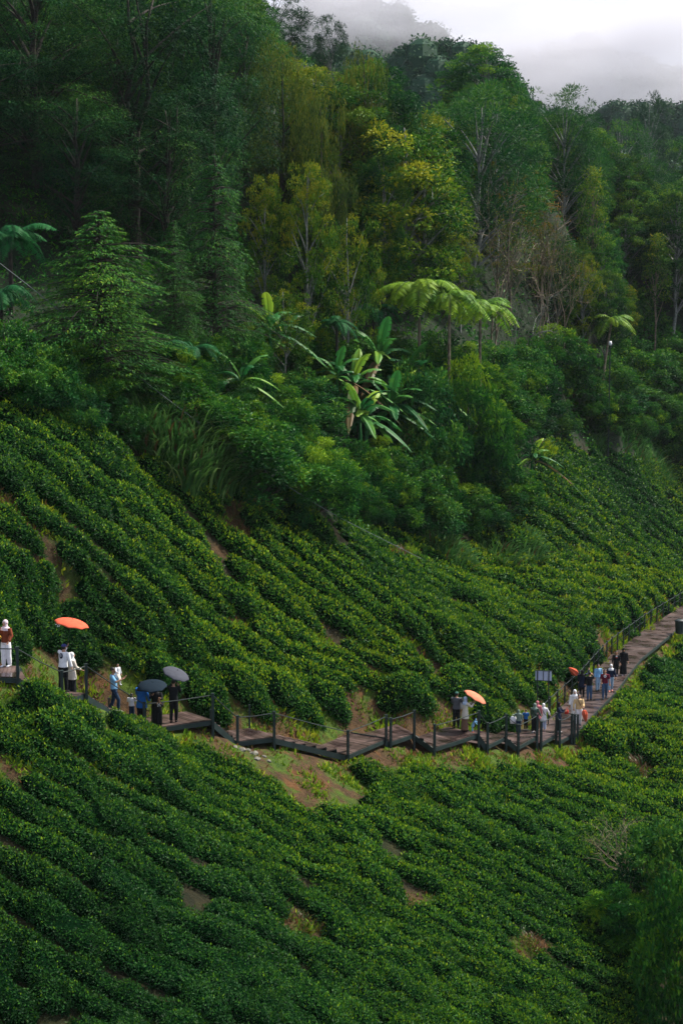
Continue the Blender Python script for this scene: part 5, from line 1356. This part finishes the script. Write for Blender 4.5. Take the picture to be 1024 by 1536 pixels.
def thickets():
    """the belt of bushes between tea and wood, each bush on its own foot of ground"""
    g = np.random.default_rng(303); cnt = {}
    zones = [(120, 'at the far left'), (230, 'under the left conifer'), (350, 'behind the tall grass'), (450, 'around the left banana'), (540, 'left of the banana clump'), (620, 'round the banana clump'), (710, 'right of the banana clump'), (800, 'left of the fallen log'), (880, 'above the fallen log'), (2000, 'near the right edge')]
    row = 0
    for lift in range(0, 250, 34):
        row += 1
        px = -150+g.uniform(0, 30)
        while px < 1130:
            wy = poly_edge_y(px, WOODLINE); py = wy-6-lift+g.uniform(-9, 9)
            hi = 560 if px < 340 else (545 if px < 640 else (570 if px < 800 else 560))
            p = hit(px, py) if py > hi else None
            if p is not None and p.y < 168 and not (488 < px < 668 and 600 < py < 722) and not (380 < px < 440 and 550 < py < 610) and not (200 < px < 350 and lift < 60) and not (640 < px < 690 and lift < 20) and not (px > 760 and px < 850 and lift < 36) and not (780 < px < 1100 and lift < 20):
                key = g.choice(['thicket_a', 'thicket_b', 'bushy_a', 'bushy_b'], p=[.36, .28, .2, .16] if 340 < px < 820 else [.1, .15, .3, .45])
                hgt = g.uniform(2.3, 3.7)*(1.0 if px > 340 else .75)*(1.0 if p.y < 112 else 1.15); top = proj((p.x, p.y, p.z+hgt))[1]
                z = [w for l_, w in zones if px < l_][0]; cnt[z] = cnt.get(z, 0)+1
                kd = {'thicket_a': 'bright leafy thicket bush', 'thicket_b': 'deep green thicket bush', 'bushy_a': 'round leafed bush', 'bushy_b': 'low dark bush'}[key]
                put(key, 'shrub', px, p.y, top, '%s %s, %s one counted from below' % (kd, z, ORD[min(cnt[z]-1, 19)]), 'shrub', 'shrubs between tea and wood', wscale=float(g.uniform(.85, 1.25)), parts=('stems', 'foliage'))
            px += g.uniform(42, 66)*(95/max(p.y, 70) if p is not None else 1)
SKY = [(-100,-100),(360,-60),(395,20),(440,75),(500,95),(560,75),(610,150),(655,150),(690,110),(760,110),(800,160),(860,150),(920,200),(990,235),(1024,250),(1200,270)]
def fillers():
    """the rest of the standing wood behind the named trees"""
    g = np.random.default_rng(77); taken = []; names = {}
    zones = [(150, 'above the left conifer'), (300, 'above the hanging conifer'), (430, 'below the blue pine'), (540, 'below the weeping trees'), (650, 'above the tree ferns'), (760, 'around the round crown'), (880, 'behind the bare trees'), (2000, 'at the right edge')]
    count = {}
    tries = 0
    while len(taken) < 150 and tries < 6000:
        tries += 1
        Y = 84+110*g.random()**1.1; px = g.uniform(-160, 1150)
        b = ground(px, Y)
        x, yb = proj(b)
        if Y < 114 and px > 330: continue
        if Y < 98: continue
        if px > 640 and Y < 128: continue
        if px > 780 and Y < 166: continue
        if any((b.x-t[0])**2+(b.y-t[1])**2 < (2.3+Y*.010)**2 for t in taken): continue
        sky = poly_edge_y(px, SKY)
        H = g.uniform(9, 17); top = proj((b.x, b.y, b.z+H))[1]
        if top < sky+8: top = sky+8+g.uniform(0, 20)
        H = at(px, top, Y).z-b.z
        if H < 4 or top > 620: continue
        left = px < 380
        key = g.choice(['feathery_a', 'feathery_b', 'layered_b', 'round_b'] if left else (['round_a', 'round_b', 'weeping_a', 'yellow_a', 'yellow_a', 'yellow_b', 'yellow_b'] if px < 680 else ['round_a', 'round_b', 'pine_b', 'pine_b', 'slim_a', 'rusty_a']), )
        if Y > 150: key = g.choice(['round_a', 'round_b', 'pine_b', 'feathery_b'])
        z = [w for lim_, w in zones if px < lim_][0]; count.setdefault(z, []).append((Y, key, px, top)); taken.append((b.x, b.y))
    adj = {'feathery_a': 'dark feathery tree', 'feathery_b': 'grey stemmed feathery tree', 'layered_b': 'dark conifer', 'round_a': 'round leafy tree', 'round_b': 'dense green tree', 'weeping_a': 'weeping olive tree', 'yellow_a': 'yellow green tree', 'yellow_b': 'yellow tipped tree', 'pine_b': 'tufted dark tree', 'slim_a': 'slim pale trunked tree', 'rusty_a': 'rusty leaved tree'}
    for z, L_ in count.items():
        kinds = {}
        for Y, key, px, top in sorted(L_):
            i = kinds.get(key, 0); kinds[key] = i+1
            lab = '%s %s, %s from the front' % (adj[key], z, ORD[i])
            nm = {'layered_b': 'conifer', 'weeping_a': 'weeping_tree'}.get(key, 'broadleaf_tree')
            put(key, nm, px, Y, top, lab, 'tree', 'trees of the hillside wood', wscale=float(g.uniform(.85, 1.2)))
# ---------------------------------------------------------------- ground cover, mist, far ridges
def in_view(n, x0, x1, y0, y1, g, dens=None):
    P = np.stack([g.uniform(x0, x1, n), g.uniform(y0, y1, n)], 1); z = tz(P[:, 0], P[:, 1])
    return np.c_[P, z]
def cover():
    g = np.random.default_rng(5)
    # undergrowth in the wood: leafy mounds all over the floor
    P = in_view(600000, -45, 95, 66, 215, g); x, y = projn(P)
    k = (x > -160) & (x < 1150) & (y < poly_edge_y(x, WOODLINE)+14) & (y > -100)
    keep = g.random(len(P)) < np.clip(90/P[:, 1], 0, 1)**2*.9
    P = P[k & keep]
    P2 = in_view(160000, 25, 62, 126, 172, g); x, y = projn(P2); sl = np.abs(tz(P2[:, 0], P2[:, 1]+.6)-tz(P2[:, 0], P2[:, 1]-.6))+np.abs(tz(P2[:, 0]+.6, P2[:, 1])-tz(P2[:, 0]-.6, P2[:, 1]))
    P = np.concatenate([P, P2[(sl > .9) & (y < poly_edge_y(x, WOODLINE)-25)]]); nz = SN(61, 2, 12, .9)(P[:, :2]); nz2 = SN(62, 2, 12, 2.4)(P[:, :2])
    h = np.clip(.45+.55*nz+.25*nz2, .03, 1.8); n = len(P)
    P[:, 1] -= np.where(g.random(n) < .5, .5, 0); P[:, 2] += h*g.uniform(.45, 1.1, n); u = rnd_unit(n, g)
    L_ = .26*np.clip(P[:, 1]/95, .8, 2)*g.uniform(.6, 1.4, n)
    G = Geo(); G.add(*leaves(P, u+np.array([0, -.2, 0]), np.array([0, 0, .8])+rnd_unit(n, g)*.7, L_, L_*g.uniform(.3, .55, n), np.clip(.38+.2*nz2+.15*g.normal(size=n), 0, 1)))
    tag(G.link('undergrowth', M_BAMB), 'tangled leafy undergrowth covering the floor of the wood', 'undergrowth', None, 'stuff')
    # moss, weeds and grass on the banks beside the boardwalk and in the bare patches
    P = in_view(1400000, -30, 60, 42, 130, g); x, y = projn(P)
    ix = np.clip(((P[:, 0]-GX0)/GS).astype(int), 0, nx-1); iy = np.clip(((P[:, 1]-GY0)/GS).astype(int), 0, ny-1)
    dd = DECK_D[iy*nx+ix]; bare = np.zeros(len(P), bool)
    for bx, by, brx, bry in BARE: bare |= (((x-bx)/(brx*1.3))**2+((y-by)/(bry*1.4))**2 < 1)
    n1 = SN(63, 2, 10, 1.5)(P[:, :2]); n2 = SN(64, 2, 10, 5)(P[:, :2])
    k = (x > -150) & (x < 1140) & (y < 1580) & (((dd < 6) & (dd > .95)) | bare) & (n1+.5*n2+g.normal(size=len(P))*.35 > -.15+.75*(((x-485)/75)**2+((y-1170)/60)**2 < 1)) & (y > poly_edge_y(x, WOODLINE)-10)
    P = P[k]; n = len(P); n1 = n1[k]; u = rnd_unit(n, g)
    L_ = .13*np.clip(P[:, 1]/60, .8, 2)*g.uniform(.6, 1.8, n)*(1+.6*np.clip(n1, 0, 1))
    G = Geo(); t = np.clip(.5+.2*n1+.2*g.normal(size=n), .13, 1); dry = g.random(n) < np.where(n1 < .3, .30, .06); t[dry] = 0.0
    G.add(*leaves(P-np.array([0, 0, .02]), u*.8+np.array([0, 0, .9]), u+rnd_unit(n, g), L_, L_*.34, t, .1, .1))
    tag(G.link('bank_grass', M_MOSS), 'short yellow green grass and weeds on the banks along the boardwalk', 'grass', None, 'stuff')
M_MOSS = leaf_material('bank_grass_blade', [(0,(.17,.085,.03)),(.12,(.05,.11,.012)),(.5,(.10,.21,.012)),(.8,(.22,.32,.015)),(1,(.36,.38,.03))], .65, .25, .08, .05)
def ridge(name, crest, Y, depth, label, g, mat, lsz, n):
    """a far hill with its canopy: crest given as photograph points, solid hill behind and in front of it"""
    cr = [at(px, py, Y) for px, py in crest]; X = np.linspace(cr[0].x, cr[-1].x, 70)
    Z = np.interp(X, [c.x for c in cr], [c.z for c in cr])+g.normal(size=70)*Y*.0036; V = []
    prof = [(-depth, -1), (-depth*.62, -.62), (-depth*.3, -.28), (-depth*.12, -.09), (0, 0), (depth*.2, -.12), (depth*.8, -1)]
    drop = Z.max()+90
    nn = SN(len(name)+n, 2, 10, 6.28/(depth*.45))
    for dy, f in prof: 
        zz = Z+f*drop; zz = zz+nn(np.stack([X, np.full_like(X, dy)], 1))*depth*.035*(dy != 0)
        V.append(np.stack([X, np.full_like(X, Y+dy), zz], 1))
    V = np.array(V); r, c = V.shape[:2]; i = np.arange(r*c).reshape(r, c)
    q = np.stack([i[:-1, :-1], i[:-1, 1:], i[1:, 1:], i[1:, :-1]], -1).reshape(-1, 4)
    o = link('hill', mesh_np('hill', V.reshape(-1, 3), q, None, True), FAR_FLOOR); tag(o, kind='structure')
    # canopy crowns as one mass
    a = g.random(n)*(r-3); b = g.random(n)*(c-1); ia = a.astype(int); ib = b.astype(int); u = (a-ia)[:, None]; v = (b-ib)[:, None]
    P = (V[ia, ib]*(1-u)+V[ia+1, ib]*u)*(1-v)+(V[ia, ib+1]*(1-u)+V[ia+1, ib+1]*u)*v
    Rr = g.uniform(.45, 1.6, n)**1.2*lsz*2.6; per = 260; lsz = lsz*.5
    idx = np.repeat(np.arange(n), per); w = rnd_unit(len(idx), g); w[:, 2] = np.abs(w[:, 2])
    Q_ = P[idx]+w*Rr[idx][:, None]*np.array([1, 1, 1.1])*g.uniform(.84, 1.0, (len(idx), 1))
    H_ = Geo(); aa = np.arange(8)*2*np.pi/8; el = np.array([-.5, .15, .75, 1.3]); rg = np.stack([np.stack([np.cos(e)*np.cos(aa), np.cos(e)*np.sin(aa), np.full(8, math.sin(e)*1.1)], 1) for e in el])   # (4,8,3)
    Vd = P[:, None, None]+rg[None]*(Rr*.86)[:, None, None, None]; fb = np.array([[i*8+j, i*8+(j+1) % 8, (i+1)*8+(j+1) % 8, (i+1)*8+j] for i in range(3) for j in range(8)]+[[24, 25, 26, 27], [24, 27, 28, 31], [28, 29, 30, 31]])
    H_.add(Vd.reshape(-1, 3), (fb[None]+np.arange(n)[:, None, None]*32).reshape(-1, 4), np.repeat(g.uniform(.05, .4, n), len(fb)))
    tb = g.uniform(.1, .7, n)[idx]; Ls = lsz*g.uniform(.7, 1.5, len(idx))
    G = H_; G.add(*leaves(Q_, rnd_unit(len(idx), g)+w*.2, w+rnd_unit(len(idx), g)*.4, Ls, Ls*.7, np.clip(tb+.12*g.normal(size=len(idx)), 0, 1)))
    tag(G.link('distant_wood', mat), label, 'wood', None, 'stuff')
FAR_FLOOR = plain('far_hill_floor', (.012, .045, .02), .95, (.006, .022, .010), .05)
def far_hills():
    g = np.random.default_rng(9)
    ridge('a', [(380,140),(470,95),(560,120),(600,100),(625,78),(640,70),(680,66),(705,84),(740,122),(790,178),(850,225),(930,240),(1060,300)], 300, 60, 'dark wooded ridge in front of the mist behind the round crowned tree', g, M_PINE, .95, 2200)
    ridge('b', [(400,60),(455,20),(500,8),(560,14),(600,36),(640,60),(680,105),(760,160),(900,230)], 430, 90, 'hazy wooded ridge rising into the cloud at top centre', g, M_PINE, 1.3, 2000)
    ridge('c', [(700,150),(760,128),(830,100),(880,95),(940,105),(1000,120),(1080,150)], 640, 130, 'faint wooded hill under the low cloud at right', g, M_PINE, 1.9, 1700)
    ridge('d', [(820,235),(880,186),(930,168),(985,172),(1030,185),(1100,220)], 440, 70, 'dark wooded hill below the mist at the right edge', g, M_PINE, 1.1, 1400)
def air():
    # one closed box of even, pale haze round the whole scene
    G = Geo(); x0, x1, y0, y1, z0, z1 = -420, 520, -60, 860, -72.5, 175
    G.add([[x, y, z] for x in (x0, x1) for y in (y0, y1) for z in (z0, z1)], [[0,1,3,2],[4,6,7,5],[0,4,5,1],[2,3,7,6],[0,2,6,4],[1,5,7,3]])
    m = bpy.data.materials.new('pale_haze'); nt, N, L = nodes_of(m); N.clear(); out = N.new('ShaderNodeOutputMaterial'); v = N.new('ShaderNodeVolumePrincipled')
    v.inputs['Color'].default_value = (.80, .86, .98, 1); v.inputs['Density'].default_value = .00006; v.inputs['Anisotropy'].default_value = .3
    L.new(v.outputs[0], out.inputs['Volume'])
    o = G.link('haze', m); tag(o, 'thin pale mist hanging in the air over the valley', 'haze', None, 'stuff'); o.display_type = 'WIRE'
def low_cloud():
    m = bpy.data.materials.new('low_cloud_vapour'); nt, N, L = nodes_of(m); N.clear(); out = N.new('ShaderNodeOutputMaterial'); v = N.new('ShaderNodeVolumePrincipled')
    v.inputs['Color'].default_value = (.88, .88, .96, 1); v.inputs['Anisotropy'].default_value = .2
    tc = N.new('ShaderNodeTexCoord'); ln = N.new('ShaderNodeVectorMath'); ln.operation = 'LENGTH'; L.new(tc.outputs['Object'], ln.inputs[0])
    nz = N.new('ShaderNodeTexNoise'); nz.inputs['Scale'].default_value = 2.6; nz.inputs['Detail'].default_value = 4; L.new(tc.outputs['Object'], nz.inputs['Vector'])
    fall = N.new('ShaderNodeMapRange'); fall.inputs['From Min'].default_value = 1.0; fall.inputs['From Max'].default_value = .25; fall.inputs['To Min'].default_value = 0; fall.inputs['To Max'].default_value = 1.0
    L.new(ln.outputs['Value'], fall.inputs['Value'])
    n2 = N.new('ShaderNodeMapRange'); n2.inputs['From Min'].default_value = .36; n2.inputs['From Max'].default_value = .66; L.new(nz.outputs['Fac'], n2.inputs['Value'])
    mu = N.new('ShaderNodeMath'); mu.operation = 'MULTIPLY'; L.new(fall.outputs[0], mu.inputs[0]); L.new(n2.outputs[0], mu.inputs[1])
    m2 = N.new('ShaderNodeMath'); m2.operation = 'MULTIPLY'; m2.inputs[1].default_value = .075; L.new(mu.outputs[0], m2.inputs[0]); L.new(m2.outputs[0], v.inputs['Density'])
    L.new(v.outputs[0], out.inputs['Volume'])
    for (px, py, Y, sx, sy, sz, lab) in [(905, 70, 510, 125, 60, 27, 'bank of low mist hiding the hilltops at upper right'), (590, -12, 392, 52, 34, 15, 'small drift of mist over the hazy ridge at top centre')]:
        bpy_me = bpy.data.meshes.new('mist_bank'); import bmesh; bm = bmesh.new(); bmesh.ops.create_icosphere(bm, subdivisions=3, radius=1.0); bm.to_mesh(bpy_me); bm.free()
        o = link('mist_bank', bpy_me, m); o.location = at(px, py, Y); o.scale = (sx, sy, sz); tag(o, lab, 'mist', None, 'stuff')
    SC.cycles.volume_step_rate = 1.0; SC.cycles.volume_max_steps = 128
# ---------------------------------------------------------------- light, air, sky
SUN_EL, SUN_AZ = R(50), R(62)       # azimuth measured from +Y (view direction) towards +X
def lights():
    w = bpy.data.worlds.new('World'); SC.world = w; w.use_nodes = True; nt = w.node_tree; N = nt.nodes; L = nt.links
    bg = N['Background']; bg.inputs['Strength'].default_value = .12
    sky = N.new('ShaderNodeTexSky'); sky.sky_type = 'NISHITA'; sky.sun_disc = False
    sky.sun_elevation = SUN_EL; sky.sun_rotation = SUN_AZ; sky.air_density = 1.2; sky.dust_density = 2.0
    # overcast deck of cloud over the clear sky
    tc = N.new('ShaderNodeTexCoord'); mp = N.new('ShaderNodeMapping'); mp.inputs['Scale'].default_value = (1, 1, 2.6)
    L.new(tc.outputs['Generated'], mp.inputs['Vector'])
    nz = N.new('ShaderNodeTexNoise'); nz.inputs['Scale'].default_value = 2.2; nz.inputs['Detail'].default_value = 6
    L.new(mp.outputs[0], nz.inputs['Vector'])
    rp = N.new('ShaderNodeValToRGB'); e = rp.color_ramp.elements
    e[0].position = .3; e[0].color = (2.3, 2.5, 3.35, 1); e[1].position = .7; e[1].color = (4.0, 4.35, 5.2, 1)
    L.new(nz.outputs['Fac'], rp.inputs['Fac'])
    mx = N.new('ShaderNodeMix'); mx.data_type = 'RGBA'; mx.inputs['Factor'].default_value = .86
    L.new(sky.outputs[0], mx.inputs['A']); L.new(rp.outputs['Color'], mx.inputs['B'])
    L.new(mx.outputs['Result'], bg.inputs['Color'])
    s = bpy.data.lights.new('sun', 'SUN'); s.energy = 5.0; s.angle = R(5); s.color = (1, .93, .80)
    so = bpy.data.objects.new('sun', s); COL.objects.link(so)
    d = Vector((math.sin(SUN_AZ)*math.cos(SUN_EL), math.cos(SUN_AZ)*math.cos(SUN_EL), math.sin(SUN_EL)))
    so.rotation_euler = d.to_track_quat('Z', 'Y').to_euler(); so.location = (30, 30, 60)
    vs = SC.view_settings; vs.view_transform = 'Standard'; vs.look = 'None'; vs.exposure = 0.82; vs.gamma = 1.0
    c = SC.cycles; c.max_bounces = 6; c.diffuse_bounces = 3; c.glossy_bounces = 2; c.transmission_bounces = 3; c.volume_bounces = 1
    c.transparent_max_bounces = 4; c.sample_clamp_direct = 1.6; c.sample_clamp_indirect = 1.0; c.use_denoising = True
people()
build_tea()
build_boardwalk()
furniture()
build_forest()
cover()
far_hills()
low_cloud()
air()
lights()
